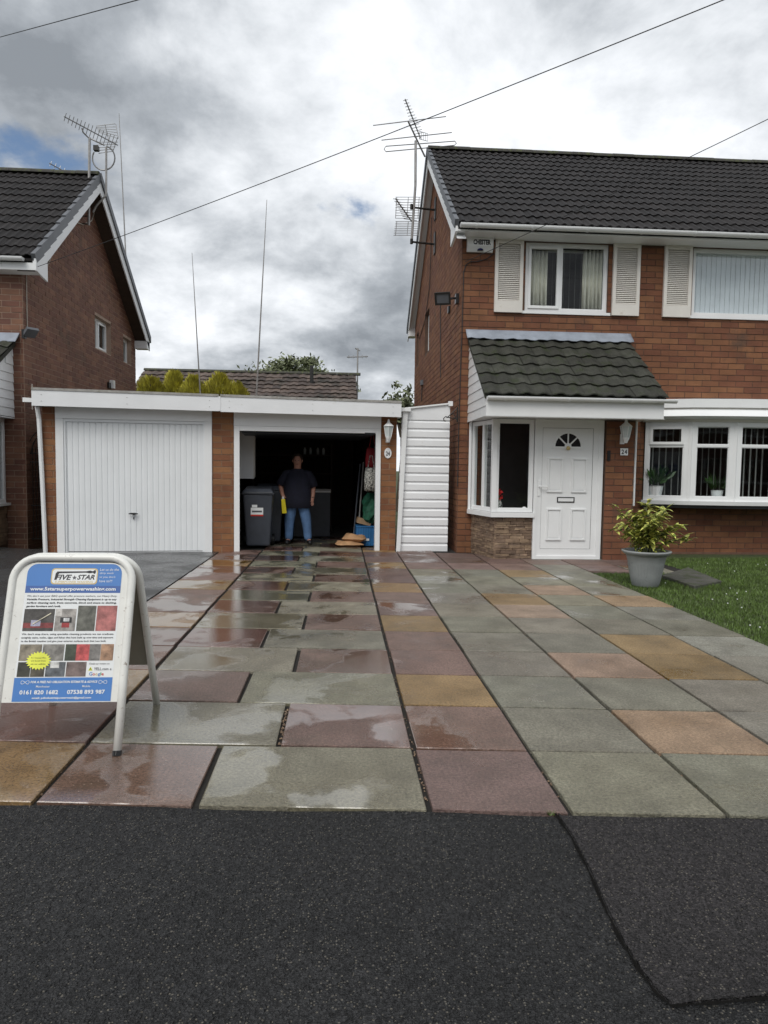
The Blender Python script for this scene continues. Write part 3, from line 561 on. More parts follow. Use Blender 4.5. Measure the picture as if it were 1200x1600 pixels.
def slope_board(x0, x1, ya, yb, za, zb, up0, up1, name, m, par):
    MB().hexa([(x0, ya, za+up0), (x1, ya, za+up0), (x1, yb, zb+up0), (x0, yb, zb+up0)], [(x0, ya, za+up1), (x1, ya, za+up1), (x1, yb, zb+up1), (x0, yb, zb+up1)]).build(name, m, par)
slope_board(1.80, 1.825, FY-.05, RIDGE_Y, zroof(FY-.05), RIDGE_Z, -.34, -.10, 'bargeboard', M['white'], house)
slope_board(1.80, 1.825, RIDGE_Y, 18.72, RIDGE_Z, 5.25, -.34, -.10, 'bargeboard', M['white'], house)
slope_board(1.77, 1.835, RIDGE_Y, 18.75, RIDGE_Z, 5.23, -.10, .06, 'verge', M['verge'], house)
slope_board(1.826, GX-.008, EAVE_Y+.05, RIDGE_Y, EAVE_Z+.03, RIDGE_Z, -.26, -.24, 'verge_soffit', M['fascia'], house)
slope_board(1.826, GX-.008, RIDGE_Y, 18.7, RIDGE_Z, 5.25, -.26, -.24, 'verge_soffit', M['fascia'], house)
def gutter(name, xa, xb, y, z, par, r=.058, br=.9):
    a = [math.pi*i/8 for i in range(9)]
    g = MB(); g.prism([(xa, y-r*math.cos(t), z-r*math.sin(t)) for t in a]+[(xa, y+r*.9, z+.004), (xa, y-r*.9, z+.004)][::1], (xb-xa, 0, 0)); go = g.build(name, M['white'], par)
    x = xa+.25
    while x < xb-.1:
        b = MB(); b.prism([(x, y-(r+.007)*math.cos(t), z-(r+.007)*math.sin(t)) for t in a], (.03, 0, 0)); b.build('gutter_bracket', M['white'], go); x += br
    return go
gutter('gutter', 1.86, XE, EAVE_Y-.045, EAVE_Z-.03, house)
MB().prism([(1.80, EAVE_Y+.03, EAVE_Z-.06), (1.80, EAVE_Y+.03, EAVE_Z-.115), (1.80, FY-.006, EAVE_Z-.115), (1.80, FY-.006, EAVE_Z+.16)], (XE-1.80, 0, 0)).build('eaves_box', M['white'], house)
MB().prism([(1.80, RY+.006, 5.0), (1.80, RY+.34, 5.0), (1.80, RY+.34, 5.15), (1.80, RY+.006, 5.3)], (.2, 0, 0)).build('rear_eaves_box', M['white'], house)
MB().prism([(1.796, EAVE_Y+.02, EAVE_Z-.03), (1.796, EAVE_Y+.02, EAVE_Z-.125), (1.796, FY+.12, EAVE_Z-.215), (1.796, FY+.12, EAVE_Z+.1)], (.035, 0, 0)).build('eaves_gusset', M['white'], house)
# upper windows, shutters, curtains
TW = Matrix.Translation((0, FY+.03, 0))
window(house, TW, *W1, split=[3.66], vent={(0, 0)})
window(house, TW, *W2, split=None, glass='coated')
tag(curtain(TW, 3.12, 3.47, 4.12, 5.15, .12, M['curtain'], 'cream net curtain at the left side of the small upstairs window', 5))
tag(curtain(TW, 4.08, 4.42, 4.12, 5.15, .12, M['curtain'], 'cream net curtain at the right side of the small upstairs window', 5))
blinds(TW, 3.45, 4.15, 4.13, 5.14, M['blindg'], 'open dark grey vertical blind in the small upstairs window', 1.35, .09, .085, .26)
blinds(TW, 5.98, 8.06, 4.12, 5.14, M['blind'], 'closed pale blue white vertical blind in the large upstairs window', .12, .085, .09, .085)
SHL = []
for x0, x1 in ((2.525, 3.0), (4.535, 5.0), (5.42, 5.90)):
    z0, z1 = 4.03, 5.24
    s = MB(T).ring((x0, x1, z0, z1), (x0+.055, x1-.055, z0+.19, z1-.09), -.055, -.008).build('shutter', M['cream'], house)
    lv = MB(T); z = z0+.20
    while z < z1-.105:
        lv.add([(x0+.054, -.042, z), (x1-.054, -.042, z), (x1-.054, -.018, z+.028), (x0+.054, -.018, z+.028), (x0+.054, -.036, z-.004), (x1-.054, -.036, z-.004), (x1-.054, -.012, z+.024), (x0+.054, -.012, z+.024)],
               [(0,1,2,3),(7,6,5,4),(0,4,5,1),(3,2,6,7)]); z += .0315
    lv.box(x0+.05, x1-.05, -.0105, -.0085, z0+.18, z1-.08); lv.build('louvres', M['cream'], s)
# gable windows
window(house, TG @ Matrix.Translation((0, .09, 0)), *GH[0], split=[-15.85], vent={(0, 0)})
window(house, TG @ Matrix.Translation((0, .09, 0)), *GH[1])
# ------------------------------------------------------------------ porch
PY = 10.42; TP = Matrix.Translation((0, PY, 0))
pe_y, pe_z, pt_z = 9.83, 2.50, 3.60
psl = (pt_z-pe_z)/(FY-pe_y); pud, pnd = V((0, 1, psl)).normalized(), V((0, -psl, 1)).normalized()
pr_ = MB(); pr_.prism([(2.10, pe_y, pe_z-.005), (2.10, FY-.01, pt_z-.01), (2.10, FY-.01, pt_z-.08), (2.10, pe_y, pe_z-.06)], (2.74, 0, 0)); proof = pr_.build('porch_roof', M['ptile'], house)
plen = math.hypot(FY-pe_y, pt_z-pe_z); pex = (plen-.03)/6
TPR = frame((2.085, pe_y-.03, pe_z-.01), (1, 0, 0), pud, pnd)
lay_tiles(TPR, tile_mesh('roof_tile', .2515, pex+.06, 1, .030, M['ptile'], .02, .03), 11, 6, .2515, pex, proof, 999, .008)
fl = MB(); n = 40; vs = []
for i in range(n+1):
    x = 2.06+2.83*i/n; wv = .012*math.sin(i*1.9)+.008*math.sin(i*.7); vs += [(x, FY-.012, 3.735), (x, FY-.03, 3.70+wv*.2), (x, FY-.16+wv, 3.575+wv), (x, FY-.165+wv, 3.562+wv)]
fs = []
for i in range(n): fs += [(4*i+j, 4*i+4+j, 4*i+5+j, 4*i+1+j) for j in range(3)]
fo = fl.add(vs, fs).build('lead_flashing', M['lead'], house, True); so = fo.modifiers.new('s', 'SOLIDIFY'); so.thickness = .006
gutter('porch_gutter', 2.12, 4.96, pe_y-.075, pe_z-.035, house, .05, .95)
MB().box(2.12, 4.80, pe_y-.02, pe_y+.01, 2.19, pe_z-.03).build('porch_fascia', M['white'], house)
MB().box(2.12, 4.80, pe_y+.011, FY-.01, 2.205, 2.225).build('porch_soffit', M['white'], house)
clad = MB().prism([(2.14, pe_y+.01, 2.23), (2.14, FY-.01, 2.23), (2.14, FY-.01, pt_z-.09), (2.14, pe_y+.01, pe_z-.065)], (.02, 0, 0)).build('porch_cladding', M['white'], house)
z = 2.195
while z < pt_z-.12:   # shiplap boards on the side of the porch roof
    zt = min(z+.148, pt_z-.1); y0 = pe_y+.012+max(0, (z+.075-pe_z+.06)/psl); y1 = pe_y+.012+max(0, (zt-pe_z+.06)/psl)
    if y0 < FY-.06:
        y1 = min(y1, FY-.02)
        MB().hexa([(2.118, y0, z), (2.139, y0, z), (2.139, FY-.012, z), (2.118, FY-.012, z)], [(2.128, y1, zt-.004), (2.139, y1, zt-.004), (2.139, FY-.012, zt-.004), (2.128, FY-.012, zt-.004)]).build('board', M['white'], clad)
    z += .148
MB().box(2.115, 4.82, pe_y-.015, pe_y+.02, 2.181, 2.189).build('porch_trim', M['white'], house)
# porch window, stone plinth
A, B = V((2.20, FY-.03, 0)), V((2.40, PY, 0)); dA = (B-A).normalized(); nA = V((-dA.y, dA.x, 0))
TS = frame(A, dA, nA, (0, 0, 1)); LA = (B-A).length
window(house, TS, .02, LA-.02, .74, 2.19, split=[LA*.5], sill=False)
window(house, TP, 2.41, 3.02, .74, 2.195, sill=False)
MB().prism([(2.36, PY+.07, .74), (2.36, PY-.02, .74), (2.435, PY-.02, .74), (2.435, PY+.07, .74)], (0, 0, 1.455)).build('corner_post', M['white'], house)
MB().prism([(2.14, FY-.03, .66), (2.35, PY-.06, .66), (3.04, PY-.06, .66), (3.04, PY+.1, .66), (2.45, PY+.1, .66), (2.28, FY-.03, .66)], (0, 0, .075)).build('window_sill', M['white'], house)
pl = MB().prism([(2.24, FY-.03, -.1), (2.43, PY+.03, -.1), (3.03, PY+.03, -.1), (3.03, PY+.2, -.1), (2.5, PY+.2, -.1), (2.38, FY-.03, -.1)], (0, 0, .76)).build('plinth', M['mortar'], house)
rs = random.Random(21)
for TT, ln in ((Matrix.Translation((0, PY+.03, 0)), (2.425, 3.03)), (frame(V((2.24, FY-.03, 0)), (V((2.43, PY+.03, 0))-V((2.24, FY-.03, 0))).normalized(), V((.866, .19, 0)).normalized(), (0, 0, 1)), (0, .87))):
    z = -.02
    while z < .645:
        h = rs.uniform(.028, .065); h = min(h, .655-z); x = ln[0]
        while x < ln[1]-.01:
            wd = min(rs.uniform(.08, .26), ln[1]-x); pr1 = rs.uniform(.012, .03)
            MB(TT).hexa([(x+.002, -pr1, z+.002), (x+wd-.002, -pr1+rs.uniform(-.008, .008), z+.002), (x+wd-.002, .02, z+.002), (x+.002, .02, z+.002)],
                        [(x+.004, -pr1+rs.uniform(-.006, .006), z+h-.002), (x+wd-.004, -pr1, z+h-.002), (x+wd-.002, .02, z+h-.002), (x+.002, .02, z+h-.002)]).build('stone', M['stone'], pl)
            x += wd
        z += h
MB().box(2.40, 4.1, FY-.10, FY-.02, 0, 2.2).build('porch_dark_panel', M['dark'], house)  # dark panel added so the porch behind the glass looks unlit
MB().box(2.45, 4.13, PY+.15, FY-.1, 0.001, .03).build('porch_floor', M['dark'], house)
# front door
DX0, DX1, DZ1 = 3.03, 4.13, 2.20
fr = MB(TP); fr.ring((DX0, DX1, 0.0, DZ1), (DX0+.05, DX1-.075, .05, DZ1-.05), -.03, .07); fr.ring((DX0+.05, DX1-.075, .05, DZ1-.05), (DX0+.125, DX1-.16, .16, DZ1-.13), -.012, .07)
dfr = fr.build('door_frame', M['white'], house)
MB(TP).box(DX0-.01, DX1+.02, -.10, .07, -.05, -.001).build('doorstep', M['concrete'], house)
lx0, lx1, lz0, lz1 = DX0+.13, DX1-.165, .165, DZ1-.135
fc = (lx0+lx1)/2; fz, frr = 1.78, .205
door = MB(TP).box(lx0, lx1, -.004, .045, lz0, lz1).build('front_door', M['white'], house)
MB(TP).ring((lx0-.004, lx1+.004, lz0-.004, lz1+.004), (lx0, lx1, lz0, lz1), -.0045, .0).build('door_seal', M['black'], door)
def dpanel(x0, x1, z0, z1):
    p = MB(TP); p.ring((x0, x1, z0, z1), (x0+.022, x1-.022, z0+.022, z1-.022), -.024, -.003); p.box(x0+.04, x1-.04, -.013, -.003, z0+.04, z1-.04); p.build('door_panel', M['white'], door)
for z0, z1 in ((.30, .80), (1.06, 1.60)):
    dpanel(lx0+.085, lx0+.33, z0, z1); dpanel(lx1-.33, lx1-.085, z0, z1)
ar = [math.pi*i/16 for i in range(17)]
sf = MB(TP); r0, r1 = frr, frr+.032
for i in range(16):
    q = [(fc+r*math.cos(t), fz+r*math.sin(t)) for r, t in ((r0, ar[i]), (r1, ar[i]), (r1, ar[i+1]), (r0, ar[i+1]))]
    sf.hexa([(x, -.016, z) for x, z in q], [(x, -.003, z) for x, z in q])
sf.box(fc-r1-.02, fc+r1+.02, -.017, -.003, fz-.035, fz)
for t in (math.pi/4, math.pi/2, 3*math.pi/4):
    d = V((math.cos(t), 0, math.sin(t))); s_ = V((-d.z, 0, d.x))*.011; c0 = V((fc, 0, fz))+d*.05; c1 = V((fc, 0, fz))+d*r0
    sf.prism([(p.x, -.014, p.z) for p in (c0-s_, c1-s_, c1+s_, c0+s_)], (0, .010, 0))
sf.prism([(fc+.055*math.cos(t), -.0145, fz+.055*math.sin(t)) for t in ar], (0, .010, 0))
sf.build('fan_light_frame', M['white'], door)
MB(TP).prism([(fc+r0*math.cos(t), -.006, fz+r0*math.sin(t)) for t in ar], (0, .0015, 0)).build('fan_light_pane', mat('fan_glass', (.02, .022, .024), .06, .3, 20), door)
kn = MB(TP); kn.lathe([(.012, 0), (.03, .01), (.034, .03), (.022, .055), (.008, .062)], (fc, -.028, fz-.055), 10, 1, .5); kn.build('door_knocker', M['gold'], door)
lb = MB(TP); lb.ring((fc-.15, fc+.13, .90, .985), (fc-.135, fc+.115, .915, .97), -.014, -.003); lb.build('letter_box', M['black'], door)
MB(TP).box(fc-.134, fc+.114, -.012, -.003, .916, .969).build('letter_flap', M['white'], door)
hd = MB(TP); hd.box(lx0-.062, lx0-.028, -.028, -.010, 1.0, 1.24); hd.tube([(lx0-.045, -.02, 1.15), (lx0-.045, -.06, 1.15), (lx0+.0, -.065, 1.15), (lx0+.075, -.065, 1.148)], .010, 8); hd.build('door_handle', M['white'], door)
# brick pier between the door and the bay
pierT = Matrix.Translation((0, 10.36, 0))
pw = MB(); pw.box(4.15, 4.62, 10.36, FY-.01, -.2, 2.2); pw = pw.build('porch_pier', M['mortar'], house)
lay_bricks(pierT, bricks(pierT, 4.15, 4.62, -.12, 2.2), M['brick'], pw)
MB().tube([(4.655, 10.42, 2.2), (4.655, 10.42, .86)], .022, 8).build('porch_downpipe', M['white'], house)
MB().tube([(2.175, FY-.04, 2.24), (2.175, FY-.04, .68)], .026, 8).build('corner_downpipe', M['white'], house)
# bay window
BP = [V((5.17, 11.27, 0)), V((5.86, 10.99, 0)), V((6.58, 10.88, 0)), V((7.32, 10.86, 0)), V((8.04, 10.95, 0)), V((8.62, 11.27, 0))]
for i in range(5):
    a, b = BP[i], BP[i+1]; d = (b-a).normalized(); TB = frame(a, d, V((-d.y, d.x, 0)), (0, 0, 1)); ln = (b-a).length
    window(house, TB, .03, ln-.03, .92, 2.25, sill=False, rail=1.85, vent={(0, 1)} if i == 0 else None, fw=.075, name='bay_window')
    if i < 4: MB().tube([(b.x+.01, b.y+.03, .92), (b.x+.01, b.y+.03, 2.25)], .045, 6).build('bay_post', M['white'], house)
    if i < 4:
        blinds(TB, .12, ln-.1, 1.0, 2.16, M['blindg'], ['half open grey vertical blind in the leftmost bay pane', 'half open grey vertical blind in the second bay pane', 'nearly closed grey vertical blind in the third bay pane', 'grey vertical blind in the bay pane off the right edge'][i], [1.25, 1.4, .8, .8][i], .1, .085, .2)
def bow(off, y_in=FY-.01):
    P = [V(p) for p in BP]; out = []
    for i, p in enumerate(P):
        a = P[max(i-1, 0)]; b = P[min(i+1, 5)]; d = (b-a).normalized(); out.append((p.x+d.y*off, min(p.y-d.x*off, y_in), 0))
    return out
def bowprism(off0, off1, z0, z1, name, m):
    lo, hi = bow(off0), bow(off1); n = len(lo); mb = MB()
    vs = [(p[0], p[1], z0) for p in lo]+[(lo[-1][0], FY-.008, z0), (lo[0][0], FY-.008, z0)]; vt = [(p[0], p[1], z1) for p in hi]+[(hi[-1][0], FY-.008, z1), (hi[0][0], FY-.008, z1)]
    k = len(vs); mb.add(vs+vt, [tuple(range(k))[::-1], tuple(range(k, 2*k))]+[(i, (i+1) % k, (i+1) % k+k, i+k) for i in range(k)]); return mb.build(name, m, house)
bowprism(.05, .06, .855, .919, 'bay_sill', M['white']); bowprism(.02, .02, .80, .853, 'bay_underside_shade', M['black'])  # black strip below the sill: shadow under the bay, done as colour
bowprism(.03, .05, 2.251, 2.29, 'bay_dentil_trim', M['cream']); bowprism(.07, .20, 2.292, 2.33, 'bay_moulding', M['white']); bowprism(.20, .10, 2.332, 2.45, 'bay_canopy', M['white'])
bowprism(.10, .10, 2.452, 2.475, 'bay_canopy_joint', M['cream']); bowprism(.13, .13, 2.477, 2.62, 'bay_head_board', M['white'])
# ================================================================== GARAGE PAIR
gth = math.atan2(.47, 5.15); GO = V((-4.48, 10.94, 0))
GT = Matrix.Translation(GO) @ Matrix.Rotation(gth, 4, 'Z')        # local x along the front, y into the garage
def gl(x, y, v=0): # photograph pixel on the plane v metres behind the garage front
    d = ray(x, y); n = GT.to_3x3() @ V((0, 1, 0)); t = ((GO-EYE).dot(n)+v)/d.dot(n); return GT.inverted() @ (EYE+d*t)
def gw_(u, v, z=0): return GT @ V((u, v, z))
garage = thing('garage', GT @ V((2.6, 0, 0)), 'pair of flat roofed brick garages with white fascia, left door shut, right one open', 'garage')
GD = 5.4
def gpier(u0, u1, left_ret=0):
    p = MB(GT).box(u0, u1, 0, .30, -.25, 2.3).build('brick_pier', M['gmortar'], garage)
    lay_bricks(GT, bricks(GT, u0, u1, -.11, 2.3), M['gbrick'], p, 90, seen(GT)); return p
gpier(-.20, -.002); gpier(2.392, 2.738); gpier(5.172, 5.445)
mb = MB(GT); mb.box(-.19, -.04, .305, GD, -.25, 2.28); mb.box(5.28, 5.44, .305, GD, -.25, 2.28); mb.box(-.04, 5.28, GD-.15, GD, -.25, 2.28); mb.box(2.5, 2.62, .305, GD-.16, -.25, 2.28); mb.build('garage_wall', M['shaded_wood'], garage)  # dark brown walls: the dimness of the garage is put into their colour
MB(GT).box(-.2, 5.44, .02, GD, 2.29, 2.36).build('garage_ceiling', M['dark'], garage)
MB(GT).box(2.63, 5.27, 1.2, GD-.16, -.1, -.012).build('garage_floor', M['concrete'], garage)
MB(GT).prism([(-.26, -.24, 2.37), (5.46, -.24, 2.33), (5.46, GD+.1, 2.33), (-.26, GD+.1, 2.37)], (0, 0, .13)).build('roof_deck', M['felt'], garage)
def fboard(u0, u1):
    z = lambda u: 2.555-.042*(u+.25)/5.7
    o = MB(GT).hexa([(u0, -.265, z(u0)-.272), (u1, -.265, z(u1)-.262), (u1, -.241, z(u1)-.262), (u0, -.241, z(u0)-.272)], [(u0, -.265, z(u0)-.03), (u1, -.265, z(u1)-.03), (u1, -.241, z(u1)-.03), (u0, -.241, z(u0)-.03)]).build('fascia_board', M['fascia'], garage)
    MB(GT).hexa([(u0, -.275, z(u0)-.032), (u1, -.275, z(u1)-.032), (u1, -.18, z(u1)-.032), (u0, -.18, z(u0)-.032)], [(u0, -.275, z(u0)+.004), (u1, -.275, z(u1)+.004), (u1, -.18, z(u1)+.004), (u0, -.18, z(u0)+.004)]).build('roof_edge', M['felt'], garage)
    for u in (u0+.14, (u0+u1)/2, u1-.14):
        for dz in (-.1, -.2): MB(GT).lathe([(.006, 0), (.006, .006)], (u, -.268, z(u)+dz), 6).build('fixing', M['felt'], o)
fboard(-.26, 2.52); fboard(2.545, 5.47)
MB(GT).box(2.515, 2.55, -.272, -.266, 2.275, 2.505).build('fascia_joint_cover', M['fascia'], garage)
mb = MB(GT); mb.box(-.26, -.236, -.24, GD, 2.285, 2.52); mb.box(5.446, 5.47, -.24, GD, 2.245, 2.48); mb.build('side_fascia', M['fascia'], garage)
MB(GT).box(-.25, 5.45, -.24, -.002, 2.30, 2.315).build('fascia_soffit', M['fascia'], garage)
# shut door
f = MB(GT); f.box(0, .115, -.03, .06, -.03, 2.115); f.box(2.275, 2.39, -.03, .06, -.03, 2.115); f.box(0, 2.39, -.031, .06, 2.117, 2.295); f.build('door_surround', M['white'], garage)
f = MB(GT); f.ring((.116, 2.274, -.02, 2.115), (.145, 2.245, -.019, 2.07), -.012, .05); f.build('door_frame', M['door'], garage)
d = MB(GT); nr = 24; x0, x1 = .152, 2.238; wd = (x1-x0)/nr; prof = []
for i in range(nr):
    a = x0+i*wd; prof += [(a, .006), (a+.005, .016), (a+.013, .016), (a+.018, .004), (a+wd*.5, .002)]
prof.append((x1, .006))
k = len(prof); d.add([(u, v, .012) for u, v in prof]+[(u, v, 2.06) for u, v in prof], [(i, i+1, k+i+1, k+i) for i in range(k-1)])
d.box(x0, x1, .03, .04, .012, 2.06)
gd = d.build('garage_door', M['door'], garage)
MB(GT).ring((.147, 2.243, -.008, 2.066), (.155, 2.235, .0, 2.058), .0, .02).build('door_edge', M['door'], gd)
hp = gl(209, 803)
h = MB(GT); h.lathe([(.005, 0), (.025, .004), (.028, .02), (.005, .024)], (hp.x, -.012, hp.z-.012), 8); h.tube([(hp.x-.07, -.03, hp.z+.004), (hp.x-.03, -.045, hp.z+.008), (hp.x+.03, -.045, hp.z+.008), (hp.x+.07, -.03, hp.z+.004)], [.008, .014, .014, .008], 8); h.box(hp.x-.006, hp.x+.006, -.02, .004, hp.z-.085, hp.z-.05); h.build('door_handle', M['black'], gd)
# open bay
f = MB(GT); f.box(2.74, 5.17, -.031, .06, 2.065, 2.29); f.build('lintel_board', M['white'], garage)
f = MB(GT); f.box(2.742, 2.83, -.03, .06, -.03, 2.062); f.box(5.085, 5.168, -.03, .06, -.03, 2.062); f.box(2.832, 5.083, -.03, .06, 1.985, 2.062); fo = f.build('open_door_frame', M['white'], garage)
MB(GT).box(2.86, 5.06, .10, 2.2, 1.955, 1.975).build('raised_door', M['bin'], garage)
p = gl(578, 677.5, -.03); pt = MB(GT).box(p.x-.085, p.x+.085, -.036, -.0305, p.z-.014, p.z+.014).build('maker_plate', M['black'], fo)
# gutter stub and downpipes
dp = MB(GT); dp.tube([(-.235, -.10, 2.28), (-.225, -.06, 2.1), (-.20, -.045, 1.2), (-.17, -.045, -.02)], .034, 8); dp.build('downpipe', M['white'], garage)
gs = ony(46, 626, 11.0); MB().prism([(gs.x-.06, 10.9, gs.z-.03), (gs.x+.12, 10.9, gs.z-.03), (gs.x+.12, 10.9, gs.z+.03), (gs.x-.06, 10.9, gs.z+.04)], (0, .12, 0)).build('gutter_end', M['white'], garage)
# ================================================================== SIDE PANEL BETWEEN GARAGE AND HOUSE
spn = thing('side_panel', (1.45, 11.42, 0), 'white plastic plank screen closing the gap between garage and house', 'screen')
sy0 = 11.42
xl_ = lambda z: ony(617, 862, sy0).x+(.06)*z/2.4+.03
xr_ = lambda z: ony(699, 861, sy0).x-.004
nb = 16
for i in range(nb):
    z0 = -.02+i*.150; z1 = z0+.150
    if i == nb-1: a, b = 2.40, 2.50
    else: a = b = z1
    x0, x1 = xl_(z0), xr_(z0)
    m_ = MB(); dd = -.018
    prof = [(z0, 0), (z0+.012, -.022), (z0+.105, -.022), (z0+.128, -.004)]
    if i < nb-1:
        vs = [(x0, sy0+v, z) for z, v in prof]+[(x0, sy0, z1)]+[(x1, sy0+v, z) for z, v in prof]+[(x1, sy0, z1)]; m_.add(vs, [(j, j+5, j+6, j+1) for j in range(4)]); m_.add([(x0, sy0+.02, z0), (x1, sy0+.02, z0), (x1, sy0+.02, z1), (x0, sy0+.02, z1)], [(3, 2, 1, 0)])
    else: m_.hexa([(x0, sy0-.02, z0), (x1, sy0-.02, z0), (x1, sy0+.01, z0), (x0, sy0+.01, z0)], [(x0, sy0-.02, a), (x1, sy0-.02, b), (x1, sy0+.01, b), (x0, sy0+.01, a)])
    m_.build('plank', M['fascia'], spn)
MB().hexa([(1.05, sy0-.05, 2.40), (1.85, sy0-.05, 2.50), (1.85, sy0+.05, 2.50), (1.05, sy0+.05, 2.40)], [(1.05, sy0-.05, 2.425), (1.85, sy0-.05, 2.525), (1.85, sy0+.05, 2.525), (1.05, sy0+.05, 2.425)]).build('capping', M['white'], spn)
MB().box(1.81, 1.88, sy0-.06, sy0+.02, 2.47, 2.55).build('capping_end', M['fascia'], spn)
b0, b1 = ony(622, 862, 11.36), ony(634, 645, 11.36)
MB().hexa([(b0.x-.035, 11.34, -.02), (b0.x+.035, 11.34, -.02), (b0.x+.035, 11.39, -.02), (b0.x-.035, 11.39, -.02)], [(b1.x-.045, 11.34, 2.36), (b1.x+.035, 11.34, 2.36), (b1.x+.035, 11.39, 2.36), (b1.x-.045, 11.39, 2.36)]).build('corner_trim', M['white'], spn)
MB().box(b1.x-.09, b1.x+.08, 11.30, 11.40, 2.36, 2.42).build('trim_cap', M['white'], spn)
# ================================================================== LEFT HOUSE
lh = thing('brick_house', (-7, 12.1, 0), 'reddish brown brick house beyond the garages, its gable end in view, aerials on its ridge', 'house')
LFY, LGX, LRY = 12.1, -5.47, 18.45
LT = Matrix.Translation((0, LFY, 0)); LTG = frame((LGX, 0, 0), (0, 1, 0), (-1, 0, 0), (0, 0, 1))
mb = MB(LT); wall_body(mb, -11, LGX, -.3, 4.85, [], .25); lw = mb.build('front_wall', M['lmortar'], lh)
lay_bricks(LT, bricks(LT, -6.72, LGX, -.12, 4.75), M['lbrick'], lw, 150, seen(LT))
LRGY, LRGZ, LEY, LEZ, LREY, LREZ = 15.0, 7.50, 11.86, 4.86, 18.62, 4.80
lsl = (LRGZ-LEZ)/(LRGY-LEY); lsr = (LRGZ-LREZ)/(LREY-LRGY)
LH = [(15.5, 16.55, 4.0, 4.72), (17.45, 18.1, 4.0, 4.62)]
mb = MB(LTG); wall_body(mb, LFY+.25, LRY, -.3, 4.85, LH, .25)
mb.prism([(LFY, 0, 4.85), (LRY, 0, 4.85), (LRY, 0, LRGZ-lsr*(LRY-LRGY)-.12), (LRGY, 0, LRGZ-.12), (LFY, 0, LEZ+lsl*(LFY-LEY)-.1)], (0, .25, 0)); lg = mb.build('gable_wall', M['lmortar'], lh)
def lclip(z):
    if z < 4.83: return LFY, LRY
    return LEY+(z+.14-LEZ)/lsl, LRGY+(LRGZ-.14-z)/lsr
lay_bricks(LTG, bricks(LTG, LFY, LRY, -.12, LRGZ-.15, LH, lclip), M['lbrick'], lg, 150, seen(LTG))
mb = MB(); mb.box(-11, LGX-.25, LRY-.25, LRY, -.3, 4.85); mb.box(-11.2, -11, LFY, LRY, -.3, 4.85); mb.build('rear_wall', M['lmortar'], lh)
MB().box(-10.9, LGX-.25, LFY+.26, LRY-.26, 4.86, 4.92).build('ceiling', M['plaster'], lh)
MB().box(-10.9, LGX-.25, 15.0, 15.1, 0, 4.8).build('inner_wall', M['plaster'], lh)
mb = MB(); mb.prism([(-11.2, LEY+.03, LEZ-.02), (-11.2, LRGY, LRGZ-.03), (-11.2, LREY, LREZ-.03), (-11.2, LREY, LREZ-.09), (-11.2, LRGY, LRGZ-.1), (-11.2, LEY+.03, LEZ-.09)], (11.2-5.2, 0, 0)); lroof = mb.build('roof', M['tile'], lh)
lslope = math.hypot(LRGY-LEY, LRGZ-LEZ); LEX = lslope/12
LTR = frame((-8.5, LEY, LEZ), (1, 0, 0), V((0, 1, lsl)).normalized(), V((0, -lsl, 1)).normalized())
lay_tiles(LTR, tile_mesh('roof_tile', .3, LEX+.06, 2, .028, M['tile']), 11, 12, .3, LEX, lroof, 300)
vc = MB(); vc.box(-.005, .065, -.005, LEX+.01, -.11, .045); vcm2 = vc.mesh('verge_cap', M['verge'], center=False)[0]
for k in range(12): inst('verge_cap', vcm2, lroof, LTR @ Matrix.Translation((3.3, k*LEX, 0)) @ Matrix.Rotation(-.075, 4, 'X') @ Matrix.Translation((0, 0, .012)))
for i in range(9): inst('ridge_tile', rdm, lroof, Matrix.Translation((-9.2+i*.45, LRGY, LRGZ+random.uniform(0, .008))))
slope_board(-5.165, -5.14, LFY, LRGY, LEZ+lsl*(LFY-LEY), LRGZ, -.34, -.10, 'bargeboard', M['fascia'], lh)
MB().prism([(-5.17, LEY+.01, LEZ-.02), (-5.17, LEY+.01, LEZ-.215), (-5.17, LFY+.22, LEZ-.29), (-5.17, LFY+.22, LEZ+.24)], (.034, 0, 0)).build('eaves_gusset', M['fascia'], lh)
slope_board(-5.165, -5.14, LRGY, LREY, LRGZ, LREZ, -.34, -.10, 'bargeboard', M['fascia'], lh)
slope_board(-5.2, -5.11, LRGY, LREY+.03, LRGZ, LREZ-.02, -.10, .06, 'verge', M['verge'], lh)
slope_board(LGX+.008, -5.166, LRGY, LREY, LRGZ, LREZ, -.26, -.24, 'verge_soffit', M['shaded_wood'], lh)  # dark soffit: the shadow under the verge is painted into its colour
slope_board(LGX+.008, -5.166, LEY+.05, LRGY, LEZ+.03, LRGZ, -.26, -.24, 'verge_soffit', M['shaded_wood'], lh)
MB().prism([(-11, LEY+.03, LEZ-.06), (-11, LEY+.03, LEZ-.21), (-11, LFY-.006, LEZ-.24), (-11, LFY-.006, LEZ+.12)], (11-5.14, 0, 0)).build('eaves_box', M['fascia'], lh)
MB().box(LGX+.01, -5.14, LRY-.1, LREY-.02, LREZ-.32, LREZ-.12).build('rear_eaves_box', M['fascia'], lh)
gutter('gutter', -11, -5.32, LEY-.045, LEZ-.03, lh)
LTW = LTG @ Matrix.Translation((0, .11, 0))
window(lh, LTW, *LH[0], split=[15.95], vent={(1, 0)}); window(lh, LTW, *LH[1])
